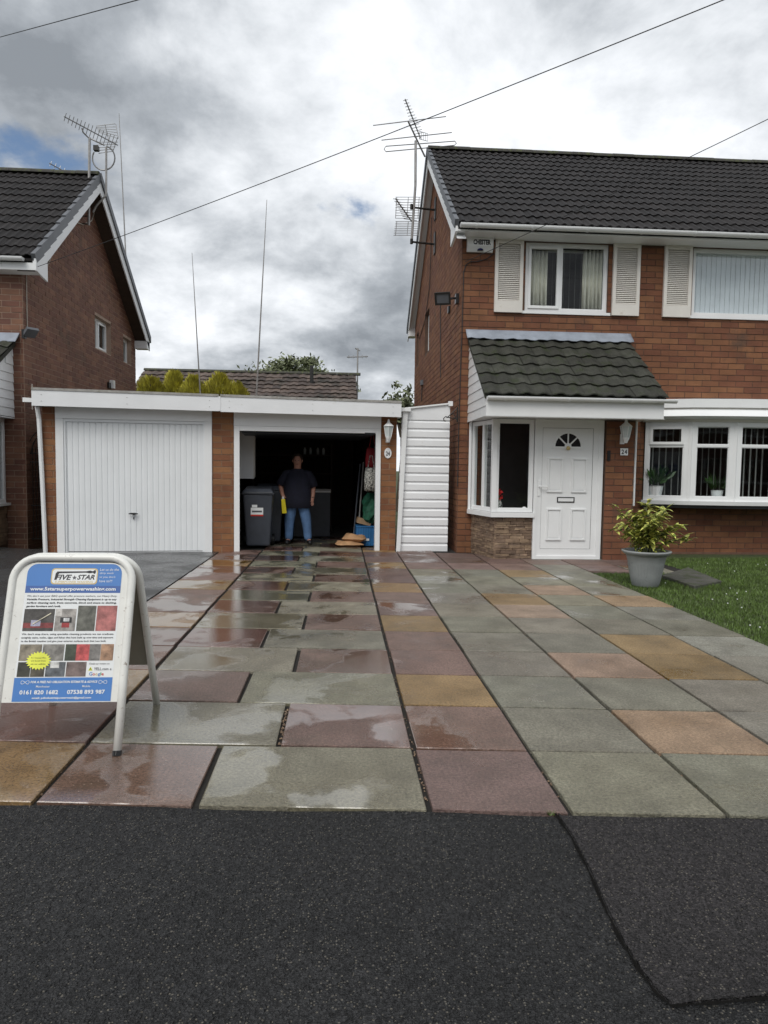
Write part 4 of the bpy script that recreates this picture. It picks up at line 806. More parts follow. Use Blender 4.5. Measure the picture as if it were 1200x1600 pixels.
# neighbour's porch at the left edge
px = -5.66
mb = MB(); mb.prism([(px, 10.6, 2.20), (px, LFY-.008, 2.20), (px, LFY-.008, 3.42), (px, 10.6, 2.36)], (-.02, 0, 0)); nc = mb.build('porch_cladding', M['white'], lh)
z = 2.2
while z < 3.3:
    zt = z+.148; ya = 10.6+max(0, (zt-2.36)/.709)
    if ya < LFY-.05: MB().hexa([(px+.001, ya, z), (px+.022, ya, z), (px+.022, LFY-.01, z), (px+.001, LFY-.01, z)], [(px+.001, ya, zt-.004), (px+.010, ya, zt-.004), (px+.010, LFY-.01, zt-.004), (px+.001, LFY-.01, zt-.004)]).build('board', M['white'], nc)
    z += .148
sl2 = (3.5-2.4)/(LFY-10.55)
mb = MB(); mb.prism([(px+.06, 10.5, 2.40), (px+.06, LFY-.01, 3.5), (px+.06, LFY-.01, 3.42), (px+.06, 10.5, 2.33)], (-3, 0, 0)); npr = mb.build('porch_roof', M['ptile'], lh)
NT = frame((px+.08-10*.2515, 10.5, 2.41), (1, 0, 0), V((0, 1, sl2)).normalized(), V((0, -sl2, 1)).normalized())
lay_tiles(NT, tile_mesh('roof_tile', .2515, .37, 1, .03, M['ptile'], .02, .03), 10, 6, .2515, .315, npr)
MB().hexa([(px-2, LFY-.17, 3.46), (px+.13, LFY-.17, 3.46), (px+.13, LFY-.01, 3.6), (px-2, LFY-.01, 3.6)], [(px-2, LFY-.17, 3.475), (px+.13, LFY-.17, 3.475), (px+.13, LFY-.01, 3.64), (px-2, LFY-.01, 3.64)]).build('lead_flashing', M['lead'], lh)
MB().box(px-2.5, px+.02, 10.55, LFY-.01, 2.17, 2.19).build('porch_soffit', M['white'], lh)
NS = frame((px-.12, 10.9, 0), (0, 1, 0), (-1, 0, 0), (0, 0, 1))
window(lh, NS, 0, 1.12, .72, 2.17, split=[.56], sill=True)
npl = MB().box(px-2, px-.14, 10.95, LFY-.01, -.1, .67).build('plinth', M['mortar'], lh)
rs = random.Random(8); z = 0
while z < .62:
    h_ = rs.uniform(.05, .1); y = 10.95
    while y < LFY-.1:
        wd = rs.uniform(.12, .3); wd = min(wd, LFY-.02-y); MB().box(px-.15, px-.13+rs.uniform(0, .02), y+.003, y+wd-.003, z+.003, min(z+h_, .66)-.003).build('stone', M['stone'], npl); y += wd
    z += h_
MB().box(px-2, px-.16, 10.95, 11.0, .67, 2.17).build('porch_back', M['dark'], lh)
# ================================================================== HOUSE FAR BEHIND
fh = thing('bungalow', (-3.4, 26, 0), 'low house with a brown mossy tiled roof far behind the garages', 'house')
FRY = 26.; fa, fb = ony(230, 577, FRY), ony(556, 587, FRY); fz0 = (fa.z+fb.z)/2
mb = MB(); mb.prism([(fa.x-.1, 21.9, 2.5), (fa.x-.1, FRY, fz0-.03), (fa.x-.1, 30, 2.5)], (fb.x-fa.x+.1, 0, 0)); fro = mb.build('roof', M['ftile'], fh)
MB().box(fa.x+.2, fb.x-.2, 22.3, 29.7, -.2, 2.6).build('wall', M['lmortar'], fh)
fs_ = (fz0-2.5)/(FRY-21.9); FT = frame((fa.x-.1, 21.9, 2.5), (1, 0, 0), V((0, 1, fs_)).normalized(), V((0, -fs_, 1)).normalized())
nu = int((fb.x-fa.x+.1)/.3); fex = .33
lay_tiles(FT, tile_mesh('roof_tile', (fb.x-fa.x+.1)/nu, fex+.05, 1, .028, M['ftile'], .025, .045), nu, 14, (fb.x-fa.x+.1)/nu, fex, fro, 0, .02)
for i in range(int((fb.x-fa.x)/.45)+1): inst('ridge_tile', rdm, fro, Matrix.Translation((fa.x-.1+i*.45, FRY, fz0)))
vp = ony(487, 588, 25.2); MB().tube([(vp.x, 25.2, 4.3), (vp.x, 25.2, vp.z+.4)], .07, 8).build('vent_pipe', M['blackm'], fro)
# ================================================================== TREES BEHIND
def crown(mb, c, r, n, s, rg, cl=9, shape=None):
    cs = [(V((rg.gauss(0, .45)*r[0], rg.gauss(0, .45)*r[1], rg.gauss(0, .42)*r[2])), rg.uniform(.22, .48)) for _ in range(cl)]
    for _ in range(n):
        q, k = rg.choice(cs); p = V(c)+q+V((rg.gauss(0, .5)*r[0]*k, rg.gauss(0, .5)*r[1]*k, rg.gauss(0, .5)*r[2]*k))
        a = V((rg.uniform(-1, 1), rg.uniform(-1, 1), rg.uniform(-1, 1))).normalized(); b = a.orthogonal().normalized(); e = s*rg.uniform(.6, 1.3)
        mb.add([tuple(p-a*e), tuple(p+b*e*.45), tuple(p+a*e), tuple(p-b*e*.45)], [(0, 1, 2, 3)])
def conifer(px_, py_, Y, h, wd, label, seed):
    rg = random.Random(seed); top = ony(px_, py_, Y); t = thing('golden_conifer', (top.x, Y, 0), label, 'conifer', 'golden conifers behind the garages')
    MB().tube([(top.x, Y, 0), (top.x, Y, top.z-.15)], [.07, .02], 6).build('trunk', M['bark'], t); mb = MB()
    for _ in range(4200):
        v = rg.random()**.8*h; r = wd*1.45*(v/h)**.6*rg.uniform(.55, 1.05)*(1+.22*math.sin(v*9+seed)); a = rg.random()*6.283; p = V((top.x+r*math.cos(a), Y+r*math.sin(a), top.z-v))
        d = V((math.cos(a)*.5, math.sin(a)*.5, rg.uniform(.5, 1.2))).normalized(); s = d.orthogonal().normalized()*.035; e = rg.uniform(.09, .2)
        mb.add([tuple(p-s), tuple(p+s), tuple(p+d*e)], [(0, 1, 2)])
    mb.build('crown', M['conifer'], t)
for a in ((235, 592, 19.6, 2.2, .75, 'golden conifer nearest the brick gable, leftmost of the row', 1), (272, 583, 20, 2.2, .62, 'golden conifer second from the left above the garage roof', 2), (302, 590, 19.7, 2.0, .6, 'golden conifer third in the row, beside the thin pole', 3), (343, 586, 20.1, 2.2, .75, 'golden conifer tallest and rightmost of the row', 4), (370, 601, 20.0, 1.7, .45, 'small low golden conifer tip at the right end of the row', 5)): conifer(*a)
def tree(px_, py_, Y, r, label, seed, n=5000, s=.16, name='leafy_tree'):
    rg = random.Random(seed); c = ony(px_, py_, Y); t = thing(name, (c.x, Y, 0), label, 'tree')
    m_ = MB(); m_.tube([(c.x, Y, 0), (c.x+.1, Y, c.z*.5), (c.x, Y, c.z)], [.2, .14, .05], 7)
    for k in range(6):
        a = rg.random()*6.28; m_.tube([(c.x, Y, c.z*.7), (c.x+math.cos(a)*r[0]*.5, Y+math.sin(a)*r[1]*.5, c.z+rg.uniform(-.2, .5)*r[2])], [.07, .02], 5)
    m_.build('trunk', M['bark'], t); mb = MB(); crown(mb, c, r, n, s, rg, 34); mb.build('crown', M['foliage'], t)
tree(464, 590, 36, (2.0, 1.6, .95), 'grey green leafy tree rising behind the brown far roof', 15, 9000, .12)
tree(628, 632, 22, (.55, .5, .5), 'small leafy shrub top showing between garage roof and gable', 6, 900, .09, 'garden_shrub')
# ================================================================== AERIALS, MASTS, WIRES
def mast(px0, py0, px1, py1, Y, label, r=.018):
    a, b = ony(px0, py0, Y), ony(px1, py1, Y); d = (b-a); base = b+d*((0-b.z)/d.z) if abs(d.z) > 1e-6 else b
    o = MB().tube([base, base.lerp(a, .45), base.lerp(a, .75), a], [r*1.3, r*1.1, r*.8, r*.35], 6).build('whip_aerial', M['steel']); tag(o, label, 'aerial', 'whip aerials on thin poles')
mast(186, 177, 197, 410, 19.5, 'tallest whip aerial, rising behind the ridge of the left gable', .022)
mast(300, 395, 312, 600, 18.5, 'shortest whip aerial, rising from the golden conifers', .018)
mast(417, 312, 401, 612, 18.8, 'whip aerial leaning right in front of the far tiled roof', .022)
def aerial(name, label): return lambda loc: thing(name, loc, label, 'aerial')
# right house aerial, on brackets fixed to the gable
AY = 14.6; P = lambda x, y, dy=0: ony(x, y, AY+dy)
ra = thing('tv_aerial', P(643, 378), 'tall aerial mast with several antennas bracketed to the right gable', 'aerial')
MB().tube([P(643, 378), P(649, 290), P(649.5, 220)], .028, 8).build('mast', M['steel'], ra)
for (x, y, x2, y2) in ((645, 324, 675, 326), (645, 378, 674, 377)):
    q = onx(x2, y2, GX); mb = MB(); mb.tube([P(x, y), V((GX-.02, AY+.1, P(x, y).z))], .022, 6); mb.box(GX-.03, GX-.008, AY-.05, AY+.15, P(x, y).z-.22, P(x, y).z+.22); mb.tube([P(x, y)-V((.03, .03, .05)), P(x, y)-V((.03, .03, -.05))], .035, 6); mb.build('bracket', M['blackm'], ra)
mb = MB(); mb.tube([P(638, 190, -.2), P(664, 245, .2)], .018, 6); mb.tube([P(583, 196, -.2), P(697, 182, -.2)], .011, 6); mb.tube([P(596, 219), P(706, 207)], .011, 6)
mb.tube([P(600, 233, .1), P(603, 228.5, .1), P(711, 220.5, .1), P(713, 224, .1), P(710, 227, .1), P(603, 237, .1)], .010, 6, True); mb.build('dipole_array', M['alu'], ra)
def yagi(a, b, n, half, root, name='yagi', mtl='alu', axis=None, r=.007, taper=.4):
    mb = MB(); mb.tube([a, b], .013, 6); d = (b-a).normalized(); x = axis or d.cross(V((0, 0, 1))).normalized()
    for i in range(n):
        p = a.lerp(b, (i+.3)/n); l = half*(taper+(1-taper)*i/n); mb.tube([p-x*l, p+x*l], r, 4)
    return mb.build(name, M[mtl], root)
yagi(P(633, 155, -.3), P(657, 216, .3), 13, .12, ra, axis=V((.95, -.25, .12)).normalized())
mb = MB(); q0 = P(662, 212, .3)
for i in range(5): mb.tube([q0+V((-.09+.045*i, .02*i, -.07)), q0+V((-.09+.045*i, .02*i, .09))], .006, 4)
mb.tube([q0+V((-.1, 0, .09)), q0+V((.1, .09, .09))], .006, 4); mb.tube([q0+V((-.1, 0, -.07)), q0+V((.1, .09, -.07))], .006, 4); mb.build('reflector', M['alu'], ra)
yagi(P(618, 310, -.35), P(643, 346, .1), 9, .17, ra, axis=V((.9, .4, .05)).normalized())
for (xa, ya, xb, yb) in ((610, 311, 658, 307), (616, 366, 660, 346)):
    pass
for k, (y0, y1) in enumerate(((308, 341), (346, 368))):
    mb = MB(); rows = 8
    for i in range(rows+1):
        f_ = i/rows; mb.tube([P(618-(0 if k == 0 else 3*f_), y0+(y1-y0)*f_, -.1), P(657-3*f_, y0+(y1-y0)*f_, .15)], .006, 4)
    for x_ in (620, 638, 655): mb.tube([P(x_, y0, .02), P(x_-2, y1, .02)], .010, 4)
    mb.build('reflector_grid', M['alu'], ra)
# left house aerials
AY = 14.8
la = thing('tv_aerial', P(138, 355), 'toothed aerial on the front mast of the left gable', 'aerial')
MB().tube([P(138.5, 352), P(140, 215)], .026, 8).build('mast', M['steel'], la)
yagi(P(100, 182, -.6), P(184, 227, .35), 15, .17, la, axis=V((.5, -.6, .62)).normalized(), taper=.5)
mb = MB(); mb.tube([P(128, 200, -.2), P(130, 207, -.15), P(138, 215), P(150, 221), P(163, 227, .15)], .014, 6); mb.build('boom_stay', M['steel'], la)
mb = MB()
for i in range(6): mb.tube([P(150+i*.8, 197+i*1.9-(0), .3), P(180+i*.9, 193.5+i*4.6, .3)], .007, 4)
for i in range(5): mb.tube([P(150+i*1.0, 222+i*4.4, .35), P(184-i*1.9, 222+i*3.6, .35)], .007, 4)
mb.tube([P(164, 194, .32), P(171, 224, .32)], .010, 4); mb.tube([P(181, 194, .32), P(185, 216, .32)], .008, 4); mb.build('reflector_grid', M['alu'], la)
mb = MB()
for y in (322, 338, 350): 
    q = P(138, y); mb.tube([q, V((LGX+.01, AY, q.z))], .014, 5)
mb.build('bracket', M['blackm'], la)
AY = 15.1
lb_ = thing('tv_aerial', P(166, 305), 'round halo aerial on the curved rear mast of the left gable', 'aerial')
MB().tube([P(166, 230), P(166, 300), P(165, 306), P(158, 313), P(150, 322), P(145, 332)], .022, 8).build('mast', M['steel'], lb_)
mb = MB(); mb.tube([P(162+17.5*math.cos(t), 247+19*math.sin(t), .05*math.sin(t)) for t in [math.radians(-150-i*15) for i in range(0, 20)]], .016, 6); mb.build('halo', M['alu'], lb_)
q = P(150.5, 232); MB().box(q.x-.05, q.x+.05, q.y-.05, q.y+.05, q.z-.05, q.z+.05).build('halo_box', M['blackm'], lb_)
AY = 16.5
lc = thing('tv_aerial', P(116, 276), 'small stick aerial poking up behind the left ridge', 'aerial')
yagi(P(77, 255, -.2), P(118, 277, .3), 6, .10, lc, axis=V((.2, .3, .9)).normalized(), taper=.7); MB().tube([P(112, 274, .2), V((P(112, 274, .2).x, 16.7, 6.0))], .02, 6).build('mast', M['steel'], lc)
# far aerial
AY = 26.3
fa_ = thing('tv_aerial', V((P(559, 600).x, AY, 0)), 'small aerial on a pole at the end of the far roof', 'aerial')
MB().tube([V((P(558, 600).x, AY, 0)), P(559, 544)], .035, 6).build('mast', M['steel'], fa_)
mb = MB(); mb.tube([P(542, 558), P(575, 557)], .025, 5); mb.tube([P(555, 544), P(563, 548)], .03, 5)
for x in (545, 552, 566, 572): mb.tube([P(x, 555), P(x, 560)], .016, 4)
mb.build('array', M['alu'], fa_)
def cable(name, pts, label, r=.0055, m='wire', sag=0):
    o = MB().tube(pts, r, 6).build(name, M[m]); return tag(o, label, 'cable')
def span(a, b, sag, n=24): return [a.lerp(b, i/n)+V((0, 0, -sag*4*(i/n)*(1-i/n))) for i in range(n+1)]
a, b = ony(58, 417, 11.95), ony(1090, 0, 6.0); cable('overhead_cable', span(a, a+(b-a)*1.5, .10), 'long overhead cable from the left house across the sky')
a, b = ony(727, 409, 11.25), ony(1200, 180, 8.0); cable('overhead_cable', span(a, a+(b-a)*1.6, .05), 'overhead cable running from the right house corner up past its roof')
a, b = ony(0, 58, 11), ony(215, 0, 8.0); cable('overhead_cable', span(a-(b-a)*.5, a+(b-a)*2, .0), 'overhead cable crossing the top left corner of the sky')
cable('gable_cable', [onx(x, y, GX-.015) for x, y in ((690, 462), (688, 470), (688.5, 590))], 'dark cable dropping down the right gable from the floodlight', .009)
cable('corner_cable', [ony(x, y, FY-.02) for x, y in ((772, 396), (760, 405), (745, 409), (735, 409), (728, 414), (724.5, 425), (722, 520), (719, 600), (716, 700), (715, 760))], 'thin black cable running down the front corner of the right house', .008)
cable('gable_cable', [onx(x, y, LGX+.015) for x, y in ((41, 420), (42, 480), (43, 520))], 'pale cable running down the corner of the left gable', .008, 'pcable')
cable('gable_cable', [onx(x, y, LGX+.02) for x, y in ((86, 375), (82, 395), (76, 412), (68, 420), (60, 424))], 'loose pale cable looping across the left gable', .007, 'pcable')
cable('gable_cable', [onx(x, y, LGX+.03) for x, y in ((152, 318), (148, 330), (143, 345), (130, 351), (118, 347), (114, 340), (126, 322), (138, 305))], 'pale cable looping around the mast foot on the left gable', .010, 'pcable')
cable('gable_cable', [onx(x, y, GX-.02) for x, y in ((674, 340), (673, 400), (671, 450), (664, 500), (655, 530))], 'thin black aerial cable down the right gable', .008)
# ================================================================== FITTINGS ON THE WALLS
ab = thing('alarm_box', ony(750, 394, FY), 'white alarm box under the eaves beside the first shutter', 'alarm box')
a, b = ony(731, 367, FY-.1), ony(771, 393, FY-.1); zt, zb = a.z, b.z; ym = FY-.10
MB().prism([(a.x, FY-.01, zt), (a.x, ym, zt-.02), (a.x, ym, zb+.09), (a.x, FY-.05, zb), (a.x, FY-.01, zb)], (b.x-a.x, 0, 0)).build('case', M['white'], ab)
MB().lathe([(.05, 0), (.045, .02), (.02, .035)], ((a.x+b.x)/2, ym+.02, zb+.015), 12).build('strobe_lens', M['blue_led'], ab)
TXF = lambda x, y, z: frame((x, y, z), (1, 0, 0), (0, 0, 1), (0, -1, 0))
letter('CHESTER', TXF(a.x+.095, ym, 0), 0, zt-.15, .29, .085, M['ink'], ab, bold=.05)
def lantern(c, label, s=1.):
    t = thing('wall_lantern', c, label, 'lantern', 'white carriage lanterns'); x, y, z = c
    k = [math.pi/6+i*math.pi/3 for i in range(6)]; hexp = lambda r, zz: [(x+r*s*1.2*math.cos(a_), y+r*s*1.2*math.sin(a_), zz) for a_ in k]
    def fr6(r0, z0, r1, z1): 
        p, q = hexp(r0, z0), hexp(r1, z1); m_ = MB(); m_.add(p+q, [tuple(range(6))[::-1], tuple(range(6, 12))]+[(i, (i+1) % 6, (i+1) % 6+6, i+6) for i in range(6)]); return m_
    fr6(.112, z+.10*s, .03, z+.185*s).build('roof', M['white'], t); fr6(.03, z+.185*s, .014, z+.26*s).build('finial', M['white'], t)
    fr6(.058, z-.13*s, .092, z+.10*s).build('glazing', M['frost'], t)
    for i in range(6): MB().tube([hexp(.061, z-.13*s)[i], hexp(.097, z+.10*s)[i]], .008*s, 4).build('bar', M['white'], t)
    fr6(.05, z-.19*s, .066, z-.13*s).build('base', M['white'], t); fr6(.03, z-.245*s, .045, z-.19*s).build('cap', M['white'], t)
    m_ = MB(); m_.tube([(x, y, z-.2*s), (x, y+.06, z-.22*s), (x, y+.13, z-.18*s)], .015, 6); m_.box(x-.035, x+.035, y+.12, y+.135, z-.26*s, z-.05*s); m_.build('arm', M['white'], t)
lantern(ony(978, 674, 10.22), 'white hexagonal lantern on the brick pier beside the front door', .74)
q = gl(607, 673, -.135); lantern(GT @ q, 'white hexagonal lantern on the garage pier beside the open door', .74)
nb_ = ony(975, 706, 10.35); t = thing('house_number', nb_, 'small white tile with house number 24 below the door lantern', 'number plate')
MB().box(nb_.x-.06, nb_.x+.06, 10.338, 10.352, nb_.z-.055, nb_.z+.055).build('plate', M['white'], t)
for s_, ch in ((-1, '2'), (1, '4')): letter(ch, TXF(nb_.x, 10.337, nb_.z), -.046 if s_ < 0 else .004, -.036, .040, .072, M['ink'], t, bold=.03)
q = gl(606, 708, -.012); t = thing('house_number', GT @ q, 'oval white ceramic number plaque on the garage pier', 'number plate')
MB(GT).prism([(q.x+.062*math.cos(a_), -.008, q.z+.088*math.sin(a_)) for a_ in [i*math.pi/12 for i in range(24)]], (0, -.014, 0)).build('plaque', M['white'], t)
letter('24', GT @ TXF(q.x, -.0225, q.z), -.036, -.045, .072, .075, M['inkgrey'], t, bold=.03)
q = ony(951, 712, 10.35); t = thing('doorbell', q, 'small black doorbell on the brick pier right of the door', 'doorbell')
MB().box(q.x-.024, q.x+.024, 10.335, 10.352, q.z-.08, q.z+.08).build('case', M['black'], t); MB().lathe([(.014, 0), (.014, .003)], (q.x, 10.333, q.z-.04), 10).build('button', M['blackm'], t)
# floodlight
fy = 11.5; c = ony(692, 466, fy); t = thing('floodlight', c, 'black floodlight on an arm near the top of the right gable corner', 'floodlight')
R3 = Matrix.Translation(c) @ Matrix.Rotation(math.radians(-18), 4, 'Z') @ Matrix.Rotation(math.radians(28), 4, 'X')
bevel(MB(R3).box(-.125, .125, -.02, .05, -.095, .095).build('housing', M['black'], t), .01); MB(R3).ring((-.135, .135, -.105, .105), (-.105, .105, -.075, .075), -.04, -.021).build('bezel', M['blackm'], t)
MB(R3).box(-.104, .104, -.03, -.024, -.074, .074).build('lens', M['verge'], t)
m_ = MB(); m_.tube([c+V((.10, .03, 0)), c+V((.17, .02, .01)), V((GX-.01, fy+.05, c.z+.02))], .02, 6); m_.box(GX-.06, GX-.008, fy, fy+.12, c.z-.07, c.z+.09); m_.build('arm', M['black'], t)
q = onx(701, 484, GX-.03); MB().box(GX-.045, GX-.008, q.y-.05, q.y+.05, q.z-.06, q.z+.06).build('junction_box', M['black'], t)
c = onx(48, 520, LGX+.14); t = thing('floodlight', c, 'small dark security light low on the corner of the left gable', 'floodlight')
R3 = Matrix.Translation(c) @ Matrix.Rotation(math.radians(50), 4, 'Z') @ Matrix.Rotation(math.radians(-35), 4, 'X')
MB(R3).box(-.1, .1, -.1, .1, -.02, .03).build('housing', M['verge'], t); m_ = MB(); m_.tube([c, V((LGX+.01, c.y, c.z-.03))], .025, 6); m_.box(LGX+.008, LGX+.05, c.y-.05, c.y+.05, c.z-.1, c.z+.05); m_.build('arm', M['black'], t)
c = onx(176, 601, LGX+.06); t = thing('security_sensor', c, 'small white sensor box low on the left gable above the garage roof', 'sensor'); MB().box(LGX+.008, LGX+.1, c.y-.06, c.y+.06, c.z-.09, c.z+.1).build('case', M['white'], t); MB().box(LGX+.008, LGX+.05, c.y-.22, c.y-.07, c.z-.1, c.z+.03).build('bracket', M['black'], t)
c = onx(658, 598, GX-.05); t = thing('outside_tap', c, 'small dark fitting on the right gable above the white screen', 'fitting'); MB().box(GX-.06, GX-.008, c.y-.1, c.y+.1, c.z-.06, c.z+.06).build('case', M['verge'], t); MB().tube([V((GX-.03, c.y, c.z-.05)), V((GX-.03, c.y, c.z-.45))], .012, 6).build('pipe', M['blackm'], t)
# hanging basket bracket
by = FY-.05; BPX = lambda x, y: ony(x, y, by); t = thing('hanging_bracket', BPX(714, 652), 'black scrolled iron hanging basket bracket on the house corner', 'bracket')
m_ = MB(); m_.tube([BPX(715, 636), BPX(714.5, 660)], .012, 5); m_.build('back_plate', M['blackm'], t)
m_ = MB(); m_.tube([BPX(714, 638), BPX(706, 646), BPX(698, 653)], .008, 5); m_.tube([BPX(714, 654), BPX(704, 653), BPX(696, 651), BPX(693, 654), BPX(694, 658), BPX(697, 658)], .009, 5); m_.tube([BPX(707, 645), BPX(711, 650), BPX(714, 657)], .007, 5); m_.build('scroll_arm', M['blackm'], t)
# wrought iron side gate
gy_ = 12.25; GP = lambda x, y: ony(x, y, gy_); t = thing('iron_gate', GP(54, 850), 'dark wrought iron arched gate between the left house and the garage', 'gate')
for x in (43, 69): m_ = MB(); m_.tube([GP(x+1, 852), GP(x-2, 690 if x > 50 else 672)], .016, 5); m_.build('stile', M['blackm'], t)
for y in (708, 722, 790, 842): MB().tube([GP(43, y), GP(69, y)], .010, 5).build('rail', M['blackm'], t)
for x in (48, 52.5, 57, 61.5, 66): MB().tube([GP(x, 842), GP(x-1.5, 700)], .007, 5).build('bar', M['blackm'], t)
for r_ in (0, 7): MB().tube([GP(69-(27-r_)*math.sin(a_), 706-(38-r_)*math.cos(a_)+4) for a_ in [i*math.pi/20 for i in range(11)]], .010, 5).build('arch', M['blackm'], t)
MB().tube([GP(41, 740), GP(41, 600), GP(50, 600), GP(50.5, 640)], .010, 5).build('cable_conduit', M['pcable'], t)
# sticker and vase inside the porch window
c = ony(819, 795, PY+.018); o = MB().prism([(c.x+.036*math.cos(a_), PY+.021, c.z+.036*math.sin(a_)) for a_ in [i*math.pi/10 for i in range(20)]], (0, -.002, 0)).build('window_sticker', M['sheet'], None, label='round white sticker at the lower right of the porch window', cat='sticker')
c = ony(779, 797, PY+.2); c.z = .735; t = thing('flower_vase', c, 'patterned vase of red flowers on the sill inside the porch window', 'vase')
MB().lathe([(.035, 0), (.055, .04), (.06, .09), (.05, .14), (.03, .17), (.036, .19)], c, 14).build('vase', M['spot'], t); m_ = MB(); rg = random.Random(3)
for i in range(26):
    p = c+V((rg.gauss(0, .045), rg.gauss(0, .03), .27+rg.gauss(0, .04))); a_ = V((rg.uniform(-1, 1), rg.uniform(-1, 1), rg.uniform(-1, 1))).normalized()*.035; b_ = a_.orthogonal().normalized()*.03; m_.add([tuple(p-a_), tuple(p-b_), tuple(p+a_), tuple(p+b_)], [(0, 1, 2, 3)])
m_.build('flowers', mat('red_petals', (.6, .02, .02), .6), t); MB().tube([c+V((0, 0, .15)), c+V((0, 0, .28))], .008, 5).build('stalk', M['stem'], t)
MB().box(2.45, 3.0, PY+.1, PY+.42, .70, .734).build('inner_sill', M['white'], house)
bp1 = V((6.0, 11.22, .97)); t = thing('sill_plant', bp1, 'green leafy houseplant in the left bay pane', 'houseplant', 'houseplants on the bay sill')
def houseplant(t, c, s, pot='white'):
    MB().lathe([(.07*s, 0), (.09*s, .14*s), (.095*s, .15*s)], c, 14).build('pot', M[pot], t); m_ = MB(); rg = random.Random(int(c.x*100))
    for i in range(60):
        a_ = rg.random()*6.28; e = rg.uniform(.1, .24)*s; d_ = V((math.cos(a_)*.8, math.sin(a_)*.5, rg.uniform(.4, 1.6))).normalized(); p = V(c)+V((0, 0, .13*s)); q_ = p+d_*e*1.4; sd_ = d_.orthogonal().normalized()*.03*s; m_.add([tuple(p+d_*e*.5), tuple(p+d_*e+sd_), tuple(q_), tuple(p+d_*e-sd_)], [(0, 1, 2, 3)])
    m_.build('leaves', mat('houseplant_leaf', (.035, .09, .018), .5, .3, 9), t)
houseplant(t, V((5.42, 11.30, .94)), 1.5); t2 = thing('sill_plant', V((6.42, 11.1, .94)), 'small houseplant in a white pot in the second bay pane', 'houseplant', 'houseplants on the bay sill'); houseplant(t2, V((6.42, 11.1, .94)), 1.1)
# ================================================================== POTTED SHRUB AND STEP
pc = onz(1008, 914); pc.z = -.015
t = thing('potted_shrub', pc, 'yellow variegated shrub in a ribbed grey pot at the lawn edge', 'potted plant')
pot = MB().lathe([(.145, 0), (.16, .02), (.185, .14), (.215, .30), (.232, .37), (.236, .375), (.238, .395), (.262, .40), (.29, .43), (.292, .445), (.275, .45), (.25, .435), (.235, .40), (.10, .395)], pc, 40).build('pot', M['pot'], t, True)
for i in range(36):
    a_ = i*math.pi/18; MB().tube([pc+V((r_*math.cos(a_), r_*math.sin(a_), z_)) for r_, z_ in ((.164, .05), (.186, .15), (.213, .29))], .0035, 4).build('rib', M['pot'], pot)
MB().lathe([(.24, 0), (.23, .012), (.02, .025)], pc+V((0, 0, .395)), 20).build('soil', M['soil'], t)
rg = random.Random(17)
lf = MB(); lf.add([(0, 0, 0), (-.024, .035, .008), (0, .04, -.002), (.024, .035, .008), (-.026, .075, .004), (0, .08, -.006), (.026, .075, .004), (-.014, .115, -.008), (0, .118, -.012), (.014, .115, -.008), (0, .15, -.028)],
   [(0, 2, 1), (0, 3, 2), (1, 2, 5, 4), (2, 3, 6, 5), (4, 5, 8, 7), (5, 6, 9, 8), (7, 8, 10), (8, 9, 10)]); lfm = lf.mesh('leaf', M['leaf'], True, center=False)[0]
tips = []
extra = MB(); lco = [v.co.copy() for v in lfm.vertices]; lfc = [tuple(p.vertices) for p in lfm.polygons]
for i in range(15):
    a_ = i*2.399; sp_ = rg.uniform(.10, .38); hh = rg.uniform(.22, .60)*(1-.25*sp_)
    if i == 0: a_, sp_, hh = math.pi, .46, .30
    if i == 1: a_, sp_, hh = -.2, .44, .20
    if i == 2: a_, sp_, hh = -.1, .36, .36
    if i == 3: sp_, hh = .04, .66
    b0_ = pc+V((rg.uniform(-.08, .08), rg.uniform(-.06, .06), .40)); e_ = b0_+V((math.cos(a_)*sp_, math.sin(a_)*sp_, hh)); mid = b0_.lerp(e_, .5)+V((-math.cos(a_)*.05, -math.sin(a_)*.05, .06))
    st = MB().tube([b0_, b0_.lerp(mid, .5), mid, mid.lerp(e_, .6), e_], [.009, .008, .007, .006, .004], 5).build('stem', M['stem'], t)
    for j in range(46):
        f_ = .15+.85*((j % 20)/19)**.7 if j < 20 else rg.uniform(.2, 1); p = b0_.lerp(mid, min(1, f_*2)) if f_ < .5 else mid.lerp(e_, f_*2-1)
        al = rg.random()*6.283; tilt = rg.uniform(-.5, .75); d_ = V((math.cos(al)*math.cos(tilt), math.sin(al)*math.cos(tilt), math.sin(tilt))); x_ = d_.cross(V((0, 0, 1))).normalized(); n_ = x_.cross(d_).normalized(); s_ = rg.uniform(.65, 1.1)
        if j < 20: inst('leaf', lfm, t, frame(p, x_*s_, d_*s_, n_*s_))
        else: FM = frame(p+V((rg.gauss(0, .03), rg.gauss(0, .03), rg.gauss(0, .03))), x_*s_, d_*s_, n_*s_); extra.add([tuple(FM @ v) for v in lco], lfc)
extra.build('foliage', M['leaf'], t, True, kind='stuff')
c0 = [onz(x, y, .05) for x, y in ((1034, 896), (1075, 884), (1128, 905), (1085, 913))]
o = MB().prism([(p.x, p.y, -.03) for p in c0], (0, 0, .06)).build('concrete_slab', M['oldslab'], None, label='loose grey concrete slab lying on the lawn behind the pot', cat='slab'); bevel(o, .008)
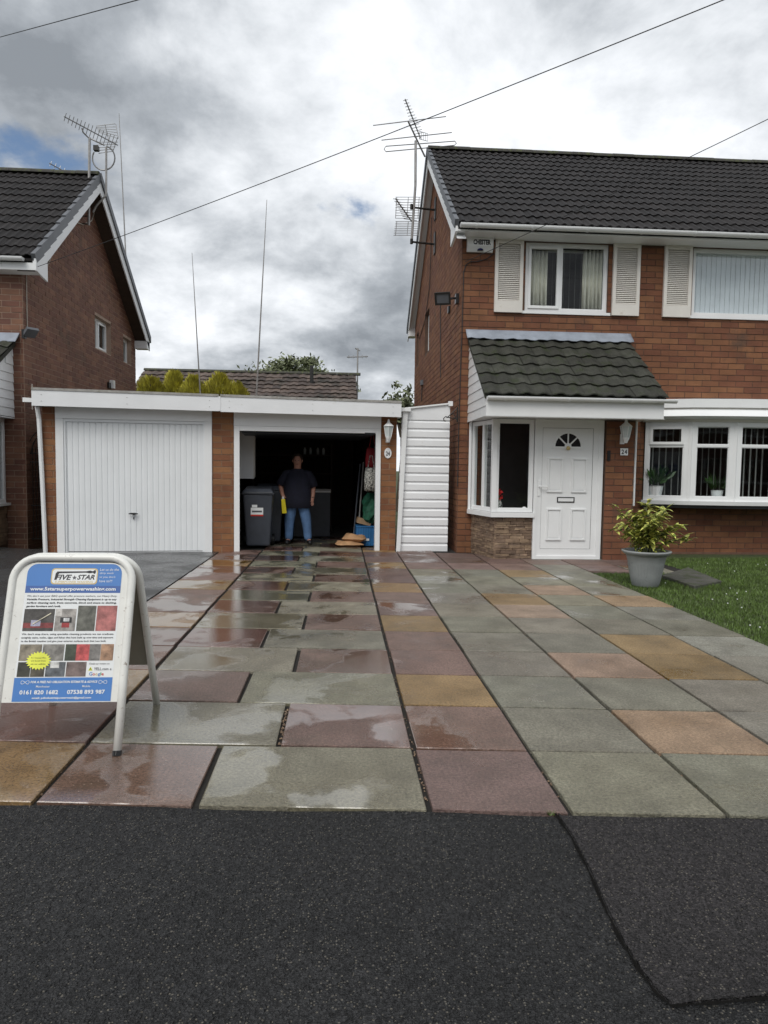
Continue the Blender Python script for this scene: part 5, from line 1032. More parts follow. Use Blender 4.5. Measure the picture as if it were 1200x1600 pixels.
# ================================================================== A-BOARD
SX0, SX1, SYF, SYT, SZT, SYB = -1.668, -1.040, 3.22, 3.52, .930, 3.92
sb_ = thing('a_board_sign', ((SX0+SX1)/2, 3.5, 0), 'white tubular A-board sign with blue pressure washing poster on the drive', 'sign')
fv = V((0, SYT-SYF, SZT)); FL = fv.length; fu = fv.normalized(); fn = V((0, -fu.z, fu.y))
TF = frame(((SX0+SX1)/2, SYF, 0), (1, 0, 0), fu, fn)       # local x right, y up along the board, z towards the viewer
bv = V((0, SYT+.03-SYB, SZT)); BL = bv.length; bu = bv.normalized(); TBk = frame(((SX0+SX1)/2, SYB, 0), (1, 0, 0), bu, V((0, -bu.z, bu.y)))
HW = (SX1-SX0)/2-.02
def hoop(TT, ln, name):
    r = .12; pts = [(-HW, 0, 0), (-HW, ln*.35, 0), (-HW, ln*.7, 0)]+[(-HW+r-r*math.cos(a_), ln-.02-r+r*math.sin(a_), 0) for a_ in [i*math.pi/16 for i in range(9)]]+[(HW-r+r*math.sin(a_), ln-.02-r+r*math.cos(a_), 0) for a_ in [i*math.pi/16 for i in range(9)]]+[(HW, ln*.7, 0), (HW, ln*.35, 0), (HW, 0, 0)]
    return MB(TT).tube(pts, .02, 10).build(name, M['signw'], sb_, True)
hoop(TF, FL, 'front_frame'); hoop(TBk, BL, 'rear_frame')
for s_ in (-1, 1): MB(TF).tube([(s_*HW, -.004, 0), (s_*HW, .02, 0)], .0215, 8).build('foot_cap', M['black'], sb_)
def rrect(x0, x1, y0, y1, r):
    return [(x0, y0), (x1, y0)]+[(x1-r+r*math.cos(a_), y1-r+r*math.sin(a_)) for a_ in [i*math.pi/12 for i in range(7)]]+[(x0+r-r*math.sin(a_), y1-r+r*math.cos(a_)) for a_ in [i*math.pi/12 for i in range(7)]]
PB = .245; PTp = FL-.045
panel = MB(TF).prism([(x, y, -.006) for x, y in rrect(-HW+.012, HW-.012, PB, PTp, .10)], (0, 0, .008)).build('sign_panel', M['signw'], sb_)
MB(TBk).prism([(x, y, -.004) for x, y in rrect(-HW+.01, HW-.01, PB+.04, BL-.045, .10)], (0, 0, .006)).build('rear_panel', M['panelback'], sb_)
MB(TF).box(HW-.002, HW+.012, FL*.62, FL*.65, -.03, .0).build('stay_bolt', M['black'], sb_)
# poster: u 0..1 left to right, v 0..1 top to bottom
U0, U1, V0, V1 = -HW+.068, HW-.052, FL-.052, PB+.004
ux = lambda u: U0+(U1-U0)*u; vy = lambda v: V0+(V1-V0)*v; PWD, PHT = U1-U0, V0-V1
lay = [.0025]
def pr(u0, u1, v0, v1, m, z=.003, name='print', col=None, r=None):
    pts = rrect(ux(u0), ux(u1), vy(v1), vy(v0), r) if r else [(ux(u0), vy(v1)), (ux(u1), vy(v1)), (ux(u1), vy(v0)), (ux(u0), vy(v0))]
    o = MB(TF).add([(x, y, z) for x, y in pts], [tuple(range(len(pts)))]).build(name, M[m], panel)
    if col: o.color = (*col, 1)
    return o
pr(0, 1, 0, 1, 'sheet', .0026, 'poster', r=.05); pr(0, 1, 0, .166, 'sblue', .0031, 'header', r=.05); pr(0, 1, .166, .219, 'sblue2', .0032, 'address_band'); pr(0, 1, .833, 1, 'sblue', .0031, 'footer')
def tx(s_, u, v, wd, ht, m, al='l', shear=0, bold=.01, z=.0042):   # v = baseline
    x = ux(u)-(wd*PWD/2 if al == 'c' else 0); inst('lettering', text_mesh(s_, wd*PWD, ht*PHT, M[m], shear, bold), panel, TF @ Matrix.Translation((x, vy(v), z)))
def lg(x0, x1, v0, v1, m, z, r): pr(x0, x1, v0, v1, m, z, 'logo_plate', r=r)
lgp = MB(TF)
def rr4(x0, x1, y0, y1, r): return [(x0+r-r*math.cos(a_), y0+r-r*math.sin(a_)) for a_ in [i*math.pi/12 for i in range(7)]]+[(x1-r+r*math.sin(a_), y0+r-r*math.cos(a_)) for a_ in [i*math.pi/12 for i in range(7)]]+[(x1-r+r*math.cos(a_), y1-r+r*math.sin(a_)) for a_ in [i*math.pi/12 for i in range(7)]]+[(x0+r-r*math.sin(a_), y1-r+r*math.cos(a_)) for a_ in [i*math.pi/12 for i in range(7)]]
for e_, m_, z_ in ((0, 'gold', .0036), (.005, 'sheet', .0039)):
    MB(TF).add([(x, y, z_) for x, y in rr4(ux(.255)+e_, ux(.745)-e_, vy(.155)+e_, vy(.034)-e_, .016)], [tuple(range(28))]).build('logo_plate', M[m_], panel)
tx('FIVE', .30, .122, .175, .040, 'ink', shear=.3, bold=.03); tx('STAR', .53, .120, .185, .038, 'ink', shear=.3, bold=.03)
sx, sy_ = ux(.502), vy(.105)
MB(TF).add([(sx+(.013 if i % 2 == 0 else .0055)*math.sin(i*math.pi/5), sy_+(.013 if i % 2 == 0 else .0055)*math.cos(i*math.pi/5), .0043) for i in range(10)], [tuple(range(10))]).build('logo_star', M['inkgrey'], panel)
gun = [(.29, .122), (.30, .072), (.315, .058), (.62, .056), (.66, .050), (.69, .056), (.715, .044), (.725, .060), (.715, .078), (.69, .068), (.66, .072), (.62, .067), (.34, .072), (.325, .082), (.31, .122)]
MB(TF).add([(ux(u_), vy(v_), .0041) for u_, v_ in gun], [tuple(range(len(gun)))[::-1]]).build('logo_lance', M['ink'], panel)
tx('SUPERPOWER WASHING', .30, .145, .40, .017, 'gold', bold=.01)
for i, s_ in enumerate(('Let us do the', 'dirty work', "so you don't", 'have to!!!')): tx(s_, .765, .052+i*.029, (.20, .15, .17, .14)[i], .019, 'sheet', shear=.15, bold=.0)
tx('www.5starsuperpowerwashing.com', .5, .210, .90, .034, 'sheet', 'c', bold=.03)
for i, s_ in enumerate(("We don't use your B&Q special offer pressure washers, our Heavy Duty,", 'Variable Pressure, Industrial Strength Cleaning Equipment is up to any', 'surface cleaning task, from concrete, block and stone to decking,', 'garden furniture and roofs.')): tx(s_, .03, .252+i*.0255, .94 if i < 3 else .36, .0175, 'ink', shear=.2, bold=.022)
for i, s_ in enumerate(("We don't stop there, using specialist cleaning products we can eradicate", 'unsightly stains, moles, algae and lichen that have built up over time and exposure', 'to the British weather and give your exterior surfaces back that new look.')): tx(s_, .02, .532+i*.0255, .95 if i < 2 else .88, .0165, 'inkgrey', bold=.018)
PH = [(.02, .335, .338, .500, (.07, .065, .06)), (.345, .56, .338, .500, (.30, .28, .26)), (.575, .765, .314, .500, (.13, .13, .11)), (.775, .985, .314, .500, (.38, .14, .13)),
      (.02, .245, .596, .714, (.24, .21, .16)), (.255, .475, .596, .714, (.22, .21, .19)), (.487, .60, .596, .714, (.06, .07, .05)), (.60, .735, .596, .714, (.48, .09, .09)), (.735, .85, .596, .714, (.17, .16, .15)), (.853, .985, .596, .714, (.36, .22, .14)),
      (.02, .15, .723, .827, (.05, .05, .04)), (.155, .295, .723, .827, (.09, .08, .06)), (.305, .505, .723, .827, (.12, .13, .14)), (.515, .72, .723, .827, (.17, .13, .12))]
for a_ in PH: pr(*a_[:4], 'print', .0035, 'photo_print', a_[4])
pr(.02, .335, .44, .478, 'print', .0038, 'photo_print', (.22, .05, .05)); pr(.10, .20, .42, .465, 'print', .0040, 'photo_print', (.35, .35, .45)); pr(.42, .50, .44, .475, 'print', .0038, 'photo_print', (.28, .04, .04)); pr(.40, .52, .40, .44, 'print', .0039, 'photo_print', (.03, .03, .03)); pr(.435, .495, .405, .43, 'print', .0041, 'photo_print', (.6, .6, .6)); pr(.345, .41, .338, .39, 'print', .0037, 'photo_print', (.5, .48, .45)); pr(.35, .44, .723, .765, 'print', .0038, 'photo_print', (.55, .55, .53))
MB(TF).tube([(ux(.12), vy(.45), .0045), (ux(.30), vy(.37), .0045)], .003, 4).build('photo_print', M['print'], panel).color = (.7, .65, .5, 1)
sx, sy_ = ux(.225), vy(.713); MB(TF).add([(sx+(.062 if i % 2 == 0 else .049)*math.cos(i*math.pi/22)*1.0, sy_+(.046 if i % 2 == 0 else .036)*math.sin(i*math.pi/22), .0047) for i in range(44)], [tuple(range(44))]).build('starburst', M['starb'], panel)
for i, s_ in enumerate(('For Amazing Offers', 'and Special Deals', 'see our website')): tx(s_, .225, .70+i*.021, .15, .012, 'ink', 'c', bold=.0, z=.0052)
tx('Check our reviews on', .745, .742, .21, .0125, 'ink', bold=.0); tx('YELL.com', .80, .783, .15, .020, 'inkgrey'); tx('&', .965, .783, .018, .014, 'inkgrey', bold=0)
MB(TF).add([(ux(.742), vy(.785), .004), (ux(.788), vy(.785), .004), (ux(.765), vy(.757), .004)], [(0, 1, 2)]).build('directory_mark', M['starb'], panel); tx('A', .751, .783, .028, .019, 'ink', z=.0044)
for ch, u_, wd_, m_, dv in (('G', .755, .034, 'sblue', 0), ('o', .792, .024, 'ored', 0), ('o', .819, .024, 'gold', 0), ('g', .846, .024, 'sblue', .006), ('l', .873, .006, 'ogreen', 0), ('e', .883, .024, 'ored', 0)): tx(ch, u_, .820+dv, wd_, .024 if ch in 'Gl' else .022 if ch == 'g' else .016, m_, bold=.01)
tx('FOR A FREE NO OBLIGATION ESTIMATE & ADVICE', .51, .872, .68, .0165, 'sheet', 'c', shear=.15, bold=.03)
for uc in (.115, .905):
    MB(TF).tube([(ux(uc+.042*math.cos(a_))+.0, vy(.866)+.008*math.sin(2*a_)*(1 if 1 else 0), .004) for a_ in [i*math.pi/12-math.pi for i in range(24)]], .0012, 4, True).build('fish_mark', M['sheet'], panel)
tx('Manchester', .30, .902, .14, .0145, 'sheet', 'c', bold=.004); tx('Mobile', .74, .902, .08, .0145, 'sheet', 'c', bold=.004)
tx('0161 820 1682', .07, .950, .39, .030, 'sheet', bold=.025); tx('07538 893 987', .55, .950, .385, .030, 'sheet', bold=.025); tx('email: pdindustrialpowerwash@gmail.com', .5, .985, .60, .018, 'sheet', 'c', bold=.025)
# ================================================================== INSIDE THE OPEN GARAGE
def gp(x, y, v): return GT @ gl(x, y, v)
def gfloor(x, y): return onz(x, y, 0.0)
bc = gfloor(401, 857)
wb = thing('wheelie_bin', (bc.x, bc.y+.28, 0), 'dark grey wheelie bin with white and red label inside the garage doorway', 'bin')
BT = Matrix.Translation((bc.x, bc.y+.30, 0)) @ Matrix.Rotation(.06, 4, 'Z')
bevel(MB(BT).hexa([(-.20, -.22, .03), (.20, -.22, .03), (.20, .2, .03), (-.20, .2, .03)], [(-.255, -.29, .93), (.255, -.29, .93), (.255, .27, .93), (-.255, .27, .93)]).build('body', M['bin'], wb), .03, 3)
bevel(MB(BT).box(-.275, .275, -.31, .28, .925, .955).build('rim', M['bin'], wb), .012)
bevel(MB(BT).hexa([(-.27, -.33, .957), (.27, -.33, .957), (.27, .30, .957), (-.27, .30, .957)], [(-.22, -.26, 1.02), (.22, -.26, 1.02), (.22, .27, 1.06), (-.22, .27, 1.06)]).build('lid', M['bin'], wb), .015)
MB(BT).tube([(-.2, .34, .98), (.2, .34, .98)], .016, 8).build('handle', M['bin'], wb)
for s_ in (-1, 1): m_ = MB(BT @ Matrix.Translation((s_*.24, .24, .1)) @ Matrix.Rotation(math.pi/2, 4, 'Y')); m_.lathe([(.1, -.025), (.1, .025)], (0, 0, 0), 18); m_.build('wheel', M['black'], wb)
BF = BT @ Matrix.Translation((-.0, -.2253, .1)) @ Matrix.Rotation(-math.atan2(.07, .90), 4, 'X').inverted()
ang_ = math.atan2(.07, .90); fr_o = BT @ V((0, -.22-.07*(.60-.03)/.9-.003, .60)); LBF = frame(fr_o, BT.to_3x3() @ V((1, 0, 0)), BT.to_3x3() @ V((0, -math.sin(ang_), math.cos(ang_))), BT.to_3x3() @ V((0, -math.cos(ang_), -math.sin(ang_))))
lab = MB(LBF).box(-.12, .09, -.02, .10, 0, .003).build('label', M['sheet'], wb); MB(LBF).box(-.12, .09, -.045, -.021, 0, .003).build('label_band', M['ored'], wb); MB(LBF).box(-.10, -.01, .105, .15, 0, .003).build('label_tab', M['sheet'], wb)
MB(LBF).box(-.10, .07, .02, .05, .0035, .004).build('label_print', M['inkgrey'], wb)
b2 = thing('wheelie_bin', GT @ V((3.15, 1.35, 0)), 'second dark bin standing behind the labelled bin', 'bin'); B2 = GT @ Matrix.Translation((3.30, 1.35, 0))
bevel(MB(B2).hexa([(-.2, -.2, .03), (.2, -.2, .03), (.2, .2, .03), (-.2, .2, .03)], [(-.25, -.28, .98), (.25, -.28, .98), (.25, .27, .98), (-.25, .27, .98)]).build('body', M['bin'], b2), .03); bevel(MB(B2).hexa([(-.27, -.32, .985), (.27, -.32, .985), (.27, .3, .985), (-.27, .3, .985)], [(-.22, -.26, 1.05), (.22, -.26, 1.05), (.22, .28, 1.09), (-.22, .28, 1.09)]).build('lid', M['bin'], b2), .015)
cb = thing('wall_cabinet', gp(388, 740, 1.2), 'pale wall cupboard high on the left inside the garage', 'cupboard')
q0, q1 = gl(381, 680, 1.1), gl(396, 748, 1.1); m_ = MB(GT).box(2.64, q1.x, 1.1, 1.75, q1.z, 2.2).build('carcass', M['fascia'], cb); MB(GT).box(q1.x+.002, q1.x+.02, 1.12, 1.73, q1.z+.02, 2.18).build('cupboard_door', M['cream'], cb)
fz = thing('chest_freezer', gp(502, 840, 1.9), 'dark chest freezer with a pale lid edge at the back of the garage', 'freezer')
q0, q1 = gl(484, 766, 2.2), gl(516, 768, 2.2); MB(GT).box(q0.x-.3, q1.x, 2.2, 2.8, .02, q0.z-.05).build('body', M['bin'], fz); MB(GT).box(q0.x-.3, q1.x+.01, 2.18, 2.82, q0.z-.048, q0.z+.02).build('lid', M['steel'], fz); MB(GT).box(q0.x-.3, q1.x, 2.165, 2.178, q0.z-.035, q0.z-.018).build('lid_trim', M['white'], fz)
sh = thing('storage_shelf', gp(480, 720, 3), 'dark storage shelves with small pale jars along the garage back', 'shelf')
for z_ in (1.25, 1.65): MB(GT).box(2.9, 4.6, 3.2, 3.6, z_, z_+.03).build('shelf_board', M['shaded_wood'], sh)
for u_ in (2.9, 4.57): MB(GT).box(u_, u_+.04, 3.2, 3.6, 0, 1.9).build('upright', M['shaded_wood'], sh)
for i, u_ in enumerate((4.02, 4.14, 4.3, 4.42)): o = MB().lathe([(.03, 0), (.032, .11), (.02, .13), (.02, .15)], GT @ V((u_, 3.3, 1.682)), 10).build('jar', M['frost'], None, label=('pale jar, leftmost of four on the top garage shelf', 'pale jar, second of four on the top garage shelf', 'pale jar, third of four on the top garage shelf', 'pale jar, rightmost of four on the top garage shelf')[i], cat='jar', group='jars on the garage shelf')
# right hand clutter
def blob(name, pts, r, m, label, cat, seg=10):
    return MB().tube(pts, r, seg).build(name, M[m], None, True, label=label, cat=cat)
def bag(px0, py0, px1, py1, v, m, label, handles=True):
    a_, b_ = gl(px0, py0, v), gl(px1, py1, v); t = thing('hanging_bag', GT @ V(((a_.x+b_.x)/2, v, b_.z)), label, 'bag'); cx = (a_.x+b_.x)/2; w_ = abs(b_.x-a_.x)/2
    m_ = MB(GT); n = 14; rings = [(b_.z, .7, .03), (b_.z+.02, .95, .07), ((a_.z+b_.z)/2, 1.0, .09), (a_.z-.03, .85, .05), (a_.z, .75, .02)]; vs = []; fs = []
    for z_, k_, d_ in rings:
        for i in range(n): an = 2*math.pi*i/n; vs.append((cx+w_*k_*math.cos(an)*(1+.06*math.sin(3*an)), v+d_*math.sin(an), z_+.012*math.sin(2*an)))
    for j in range(len(rings)-1):
        for i in range(n): fs.append((j*n+i, j*n+(i+1) % n, (j+1)*n+(i+1) % n, (j+1)*n+i))
    fs += [tuple(range(n))[::-1], tuple(range((len(rings)-1)*n, len(rings)*n))]; m_.add(vs, fs).build('body', M[m], t, True)
    MB(GT).tube([(cx-w_*.5, v, a_.z-.02), (cx-w_*.15, v, a_.z+.22), (cx+w_*.15, v, a_.z+.22), (cx+w_*.5, v, a_.z-.02)], .009, 6).build('strap', M[m], t)
bag(569, 731, 590, 767, .55, 'spot', 'white patterned cloth bag hanging inside the right garage jamb'); bag(571, 700, 592, 731, .75, 'red', 'red bag hanging above the patterned bag'); 
a_, b_ = gl(567, 770, .8), gl(590, 818, .8); m_ = MB(GT); rg = random.Random(4); vs = []; fs = []
n = 14
for j, z_ in enumerate([b_.z+(a_.z-b_.z)*i/7 for i in range(8)]):
    for i in range(n): an = 2*math.pi*i/n; k_ = rg.uniform(.75, 1.15)*(1 if 0 < j < 7 else .5); vs.append(((a_.x+b_.x)/2+.14*k_*math.cos(an), .8+.14*k_*math.sin(an), z_))
for j in range(7):
    for i in range(n): fs.append((j*n+i, j*n+(i+1) % n, (j+1)*n+(i+1) % n, (j+1)*n+i))
m_.add(vs, fs+[tuple(range(n))[::-1], tuple(range(7*n, 8*n))]).build('garden_netting', M['green'], None, False, label='crumpled green garden netting above the blue crate in the garage', cat='netting')
cr_ = thing('plastic_crate', gp(571, 847, .75), 'blue plastic crate on the garage floor behind the tan sacks', 'crate')
a_, b_ = gl(557, 822, .72), gl(586, 846, .72); b_.z = max(.0, b_.z); cw = MB(GT); 
for (x0, x1, y0, y1) in ((a_.x, b_.x, .72, .735), (a_.x, b_.x, 1.085, 1.10), (a_.x, a_.x+.015, .735, 1.085), (b_.x-.015, b_.x, .735, 1.085)): cw.box(x0, x1, y0, y1, .015, a_.z)
cw.box(a_.x, b_.x, .72, 1.1, .0, .015); cw.build('crate_body', M['blue'], cr_)
for i in range(6): MB(GT).box(a_.x+.02+i*.045, a_.x+.032+i*.045, .708, .719, .03, a_.z-.02).build('crate_rib', M['blue'], cr_)
MB(GT).box(a_.x-.01, b_.x+.01, .705, .72, a_.z-.02, a_.z+.005).build('crate_rim', M['blue'], cr_)
MB(GT).box((a_.x+b_.x)/2-.03, (a_.x+b_.x)/2+.06, .703, .7075, .09, .13).build('crate_label', M['sheet'], cr_)
q = gl(567, 812, .8); MB(GT @ Matrix.Translation((q.x, .85, a_.z+.03)) @ Matrix.Rotation(.25, 4, 'Y')).hexa([(-.12, -.12, 0), (.13, -.12, 0), (.13, .12, 0), (-.12, .12, 0)], [(-.12, -.12, .1), (.13, -.12, .1), (.13, .12, .1), (-.12, .12, .1)]).build('cardboard_box', M['card'], None, label='small open cardboard box resting on the blue crate', cat='box')
for i, (x0, y0, x1, y1, v, lb_2) in enumerate(((563, 725, 552, 842, .8, 'thin dark broom pole leaning inside the garage right wall'), (568, 722, 561, 815, .9, 'pale tool handle leaning beside the broom pole'))): MB().tube([gp(x0, y0, v+.25), gp(x1, y1, v)], .013, 6).build('tool_handle', M['bin' if i == 0 else 'steel'], None, label=lb_2, cat='tool handle')
def sack(px0, py0, wd, dp, ht, z, rot, label, seed):
    c = gfloor(px0, py0); rg = random.Random(seed); A_ = Matrix.Translation((c.x, c.y+dp/2, z)) @ Matrix.Rotation(rot, 4, 'Z'); nx, ny = 12, 8; vs = []; fs = []
    for sgn in (1, -1):
        for j in range(ny+1):
            for i in range(nx+1):
                u_, v_ = 2*i/nx-1, 2*j/ny-1; e = max(0, (1-u_**4)*(1-v_**4))**.5; zz = ht*.35+sgn*ht/2*(.7 if sgn < 0 else 1)*e*(1 if sgn < 0 else 1+.38*math.sin(u_*4+seed)*math.cos(v_*3+seed)-.25*u_); pinch = 1-.10*abs(u_*v_)**.5*0
                vs.append((u_*wd/2*(1-.07*(1-abs(v_))*0-.05*v_*v_), v_*dp/2*(1-.06*u_*u_), zz+rg.uniform(-.003, .003)))
    k = (nx+1)*(ny+1)
    for sgn in (0, 1):
        for j in range(ny):
            for i in range(nx):
                q = (j*(nx+1)+i, j*(nx+1)+i+1, (j+1)*(nx+1)+i+1, (j+1)*(nx+1)+i); fs.append(tuple(p+sgn*k for p in (q if sgn == 0 else q[::-1])))
    MB(A_).add(vs, fs).build('tan_sack', M['tan'], None, True, label=label, cat='sack', group='tan sacks on the garage floor')
sack(546, 855, .50, .36, .10, .001, .12, 'lower flattened tan sack on the garage floor', 2); sack(554, 854, .42, .32, .15, .075, -.3, 'upper tan sack lying across the lower one', 5)
# ================================================================== PERSON
def skin_mesh(name, nodes, edges, m, subdiv=2, root=0):
    me = bpy.data.meshes.new(name); me.from_pydata([n[0] for n in nodes], edges, []); o = bpy.data.objects.new('tmp', me); COL.objects.link(o)
    md = o.modifiers.new('skin', 'SKIN'); md.use_smooth_shade = True
    for i, n in enumerate(nodes):
        r = n[1]; me.skin_vertices[0].data[i].radius = r if isinstance(r, tuple) else (r, r)
    for sv in me.skin_vertices[0].data: sv.use_root = False
    me.skin_vertices[0].data[root].use_root = True
    s = o.modifiers.new('sub', 'SUBSURF'); s.levels = subdiv; s.render_levels = subdiv
    dg = bpy.context.evaluated_depsgraph_get(); out = bpy.data.meshes.new_from_object(o.evaluated_get(dg)); bpy.data.objects.remove(o); out.name = name; out.materials.clear(); out.materials.append(m); return out
fc_ = onz(464, 850); PT = Matrix.Translation((fc_.x, fc_.y+.03, 0)) @ Matrix.Rotation(-.03, 4, 'Z')
pe = thing('person', PT @ V((0, 0, 0)), 'person in navy top and blue jeans standing in the dark garage holding something yellow', 'person')
S = 1.0
nodes = [((0, 0, .84), (.17, .13)), ((0, 0, 1.02), (.175, .14)), ((0, .01, 1.20), (.165, .125)), ((0, .015, 1.33), (.09, .075)), ((0, .005, 1.40), (.06, .06)), ((0, -.005, 1.48), (.078, .088)), ((0, -.005, 1.565), (.079, .09)), ((0, 0, 1.625), (.05, .055)),
         ((-.105, 0, .76), .105), ((-.14, -.01, .44), .066), ((-.15, .02, .09), .042), ((-.175, -.09, .04), .036), ((.105, 0, .76), .105), ((.165, -.01, .44), .066), ((.20, .02, .09), .042), ((.245, -.08, .04), .036),
         ((-.185, .015, 1.275), .066), ((-.305, .01, 1.06), .050), ((-.255, -.12, .90), .036), ((-.23, -.15, .86), .028), ((.185, .015, 1.275), .066), ((.29, .02, 1.04), .050), ((.285, -.04, .86), .035), ((.28, -.05, .80), .028)]
edges = [(0, 1), (1, 2), (2, 3), (3, 4), (4, 5), (5, 6), (6, 7), (0, 8), (8, 9), (9, 10), (10, 11), (0, 12), (12, 13), (13, 14), (14, 15), (2, 16), (16, 17), (17, 18), (18, 19), (2, 20), (20, 21), (21, 22), (22, 23)]
def fingers(base, wr, dirs):
    for (dx, dy, dz, l, r) in dirs:
        b_ = V(nodes[base][0]); i = len(nodes); d_ = V((dx, dy, dz)).normalized()
        nodes.append((tuple(b_+d_*l*.5), r)); nodes.append((tuple(b_+d_*l*.85+V((0, -.008, 0))), r*.9)); nodes.append((tuple(b_+d_*l+V((0, -.018, -.004))), r*.75)); edges.extend([(base, i), (i, i+1), (i+1, i+2)])
fingers(23, 22, ((-.34, -.30, -1, .075, .0095), (-.12, -.1, -1, .095, .0095), (.10, .02, -1, .092, .009), (.32, .1, -1, .075, .008), (-.75, -.5, -.35, .06, .010)))
fingers(19, 18, ((-.30, -.5, -.9, .06, .0095), (-.08, -.55, -.9, .068, .0095), (.14, -.5, -.9, .066, .009), (.36, -.4, -.9, .055, .008), (.8, -.55, -.1, .055, .010)))
inst('body', skin_mesh('body', nodes, edges, M['skin'], 2), pe, PT)
tm = MB(); vs = []; fs = []; n = 20
for z_, rx, ry, oy in ((.665, .262, .185, 0), (.672, .270, .195, 0), (.78, .268, .205, -.01), (.92, .258, .21, -.015), (1.06, .24, .195, -.012), (1.18, .225, .165, 0), (1.27, .212, .135, .01), (1.325, .17, .11, .015), (1.365, .105, .085, .012), (1.375, .075, .075, .01)):
    for i in range(n):
        an = 2*math.pi*i/n; k_ = 1+.018*math.sin(an*5+z_*21)+.012*math.sin(an*9-z_*30); vs.append((rx*k_*math.cos(an), oy+ry*k_*math.sin(an), z_))
for j in range(9):
    for i in range(n): fs.append((j*n+i, j*n+(i+1) % n, (j+1)*n+(i+1) % n, (j+1)*n+i))
tm.add(vs, fs)
for s_, e_ in ((-1, (-.315, .0, 1.075)), (1, (.30, .02, 1.045))): tm.tube([(s_*.13, .015, 1.285), (s_*.20, .015, 1.27), (s_*.255, .012, 1.18), e_], [.08, .085, .082, .085], 12)
tm.M = None; top_me, top_c = tm.mesh('navy_top', M['navy'], True, center=False); inst('navy_top', top_me, pe, PT)
jn = [((0, 0, .80), (.13, .10)), ((-.105, 0, .70), .115), ((-.14, -.01, .45), .100), ((-.15, .015, .20), .080), ((-.152, .01, .045), .086), ((.105, 0, .70), .115), ((.165, -.01, .45), .100), ((.19, .015, .20), .080), ((.202, .01, .045), .086)]
inst('jeans', skin_mesh('jeans', jn, [(0, 1), (1, 2), (2, 3), (3, 4), (0, 5), (5, 6), (6, 7), (7, 8)], M['jeans'], 2), pe, PT)
for x_, s_ in ((-.15, -.03), (.205, .05)): inst('shoe', skin_mesh('shoe', [((x_, .06, .045), .045), ((x_+s_*.5, -.06, .042), .046), ((x_+s_, -.17, .034), .036)], [(0, 1), (1, 2)], M['black'], 2), pe, PT)
hm = MB(PT); vs = []; fs = []
for j in range(9):
    th_ = math.pi*(.02+.66*j/8)
    for i in range(16):
        an = 2*math.pi*i/16; front = max(0, -math.sin(an)); k_ = 1 if th_ < .95 or front < .35 else .80
        vs.append((.098*math.sin(th_)*math.cos(an)*k_, .012+.108*math.sin(th_)*math.sin(an)*k_, 1.545+.115*math.cos(th_)))
for j in range(8):
    for i in range(16): fs.append((j*16+i, j*16+(i+1) % 16, (j+1)*16+(i+1) % 16, (j+1)*16+i))
hm.add(vs, fs+[tuple(range(16))]).build('hair', M['hair'], pe, True)
for s_ in (-1, 1):
    MB(PT).lathe([(.003, -.008), (.010, 0), (.003, .008)], (s_*.030, -.088, 1.525), 8).build('eye', M['ink'], pe); MB(PT).lathe([(.006, -.025), (.014, 0), (.006, .028)], (s_*.084, .0, 1.515), 8).build('ear', M['skin'], pe)
MB(PT).tube([(0, -.088, 1.53), (0, -.108, 1.495), (0, -.088, 1.487)], [.006, .012, .008], 8).build('nose', M['skin'], pe, True); MB(PT).tube([(-.026, -.080, 1.455), (0, -.09, 1.452), (.026, -.080, 1.455)], .005, 6).build('mouth', mat('lips', (.25, .07, .06), .5), pe, True)
MB(PT).tube([(.285+.036*math.cos(a_), -.04+.036*math.sin(a_), .862) for a_ in [i*math.pi/8 for i in range(16)]], .005, 5, True).build('watch_strap', M['black'], pe)
yt = thing('yellow_bottle', PT @ V((-.21, -.19, .58)), 'slim yellow container with a pale cap held in the person\'s hand', 'container')
YT = PT @ Matrix.Translation((-.21, -.19, .57)) @ Matrix.Rotation(-.10, 4, 'Y')
bevel(MB(YT).hexa([(-.042, -.03, 0), (.042, -.03, 0), (.042, .03, 0), (-.042, .03, 0)], [(-.034, -.026, .26), (.034, -.026, .26), (.034, .026, .26), (-.034, .026, .26)]).build('container_body', M['yellow'], yt), .008)
MB(YT).lathe([(.024, 0), (.022, .03), (.012, .04)], (.0, 0, .262), 12).build('cap', M['cream'], yt)
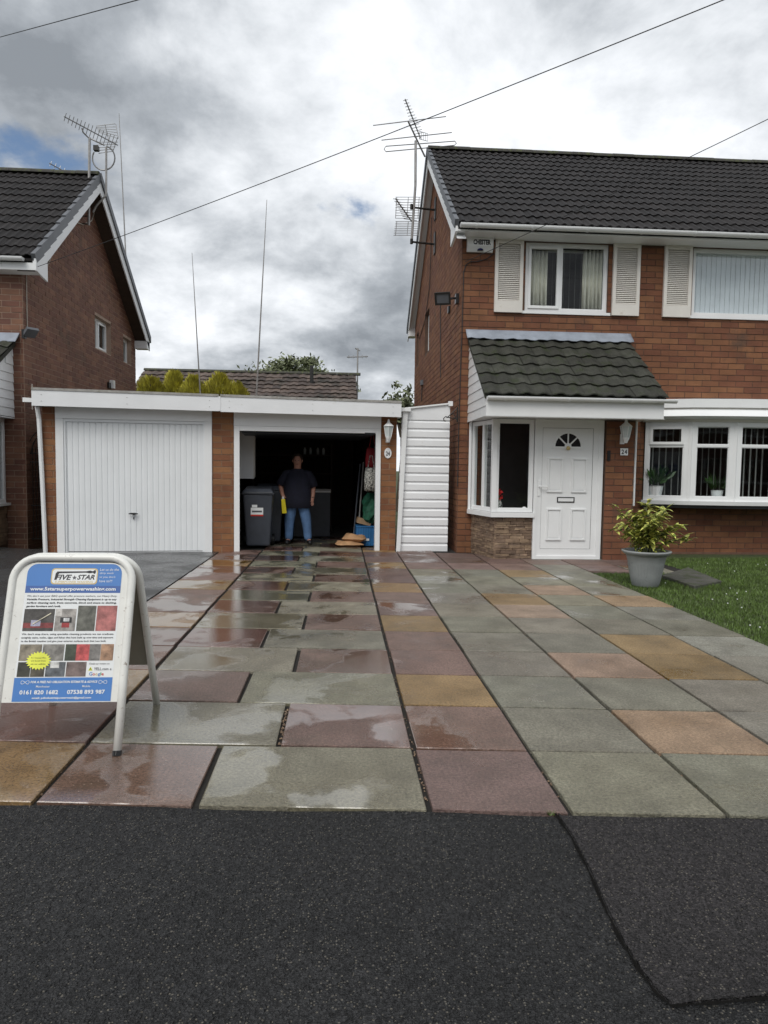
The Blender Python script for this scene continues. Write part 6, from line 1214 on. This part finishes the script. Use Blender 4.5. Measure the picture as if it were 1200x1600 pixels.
# ================================================================== ACROSS THE STREET (seen only as reflections in the glass)
def opposite(x0, label):
    t = thing('brick_house', (x0+4.5, -17, 0), label, 'house'); Y0 = -17.
    MB().box(x0, x0+9, Y0-7, Y0, -.2, 5.2).build('wall', M['lbrick'], t)
    MB().prism([(x0-.2, Y0+.4, 5.1), (x0-.2, Y0-3.5, 7.8), (x0-.2, Y0-7.4, 5.1)], (9.4, 0, 0)).build('roof', M['tile'], t)
    OT = frame((0, Y0+.05, 0), (-1, 0, 0), (0, -1, 0), (0, 0, 1))
    for a_, b_, c_, d_ in ((x0+.8, x0+2.4, 3.6, 4.8), (x0+6.2, x0+8, 3.6, 4.8), (x0+5.6, x0+8.2, .9, 2.2)):
        window(t, OT, -b_, -a_, c_, d_, split=[-(a_+b_)/2], depth=.045)
    MB().box(x0+2.2, x0+3.2, Y0+.002, Y0+.05, 0, 2.1).build('front_door', M['white'], t)
opposite(-16, 'brick house across the street, reflected in the porch glass'); opposite(-5.5, 'brick house across the street, reflected in the left bay panes'); opposite(5.0, 'brick house across the street, reflected in the right bay panes'); opposite(15.5, 'brick house across the street, farthest along past the van front'); opposite(-26.5, 'brick house across the street, farthest along past the van rear')
vn = thing('parked_van', (1.2, -4.6, 0), 'white van with dark lettering behind the viewer, reflected in the bay window', 'van')
VX0, VX1, VY0, VY1 = -1.4, 3.9, -5.6, -3.7
prof = [(VX0, .35), (VX1, .35), (VX1, .95), (VX1-.25, 1.12), (VX1-.95, 1.30), (VX1-1.55, 2.05), (VX1-1.9, 2.2), (VX0+.1, 2.22), (VX0, 2.1)]
bevel(MB().prism([(x_, VY0, z_) for x_, z_ in prof], (0, VY1-VY0, 0)).build('body', M['door'], vn), .06, 3)
for x_ in (VX0+.85, VX1-.95):
    for y_ in (VY0+.1, VY1-.1): m_ = MB(Matrix.Translation((x_, y_, .33)) @ Matrix.Rotation(math.pi/2, 4, 'X')); m_.lathe([(.33, -.12), (.33, .12)], (0, 0, 0), 24); m_.build('wheel', M['black'], vn)
MB().prism([(VX1-1.0, VY1+.002, 1.34), (VX1-1.5, VY1+.002, 1.98), (VX1-2.1, VY1+.002, 1.98), (VX1-2.1, VY1+.002, 1.34)], (0, .006, 0)).build('side_window', M['black'], vn)
inst('lettering', text_mesh('FIVE STAR', 2.3, .42, M['sblue2'], .3, .03), vn, frame((VX0+2.75, VY1+.006, 1.25), (-1, 0, 0), (0, 0, 1), (0, 1, 0)))
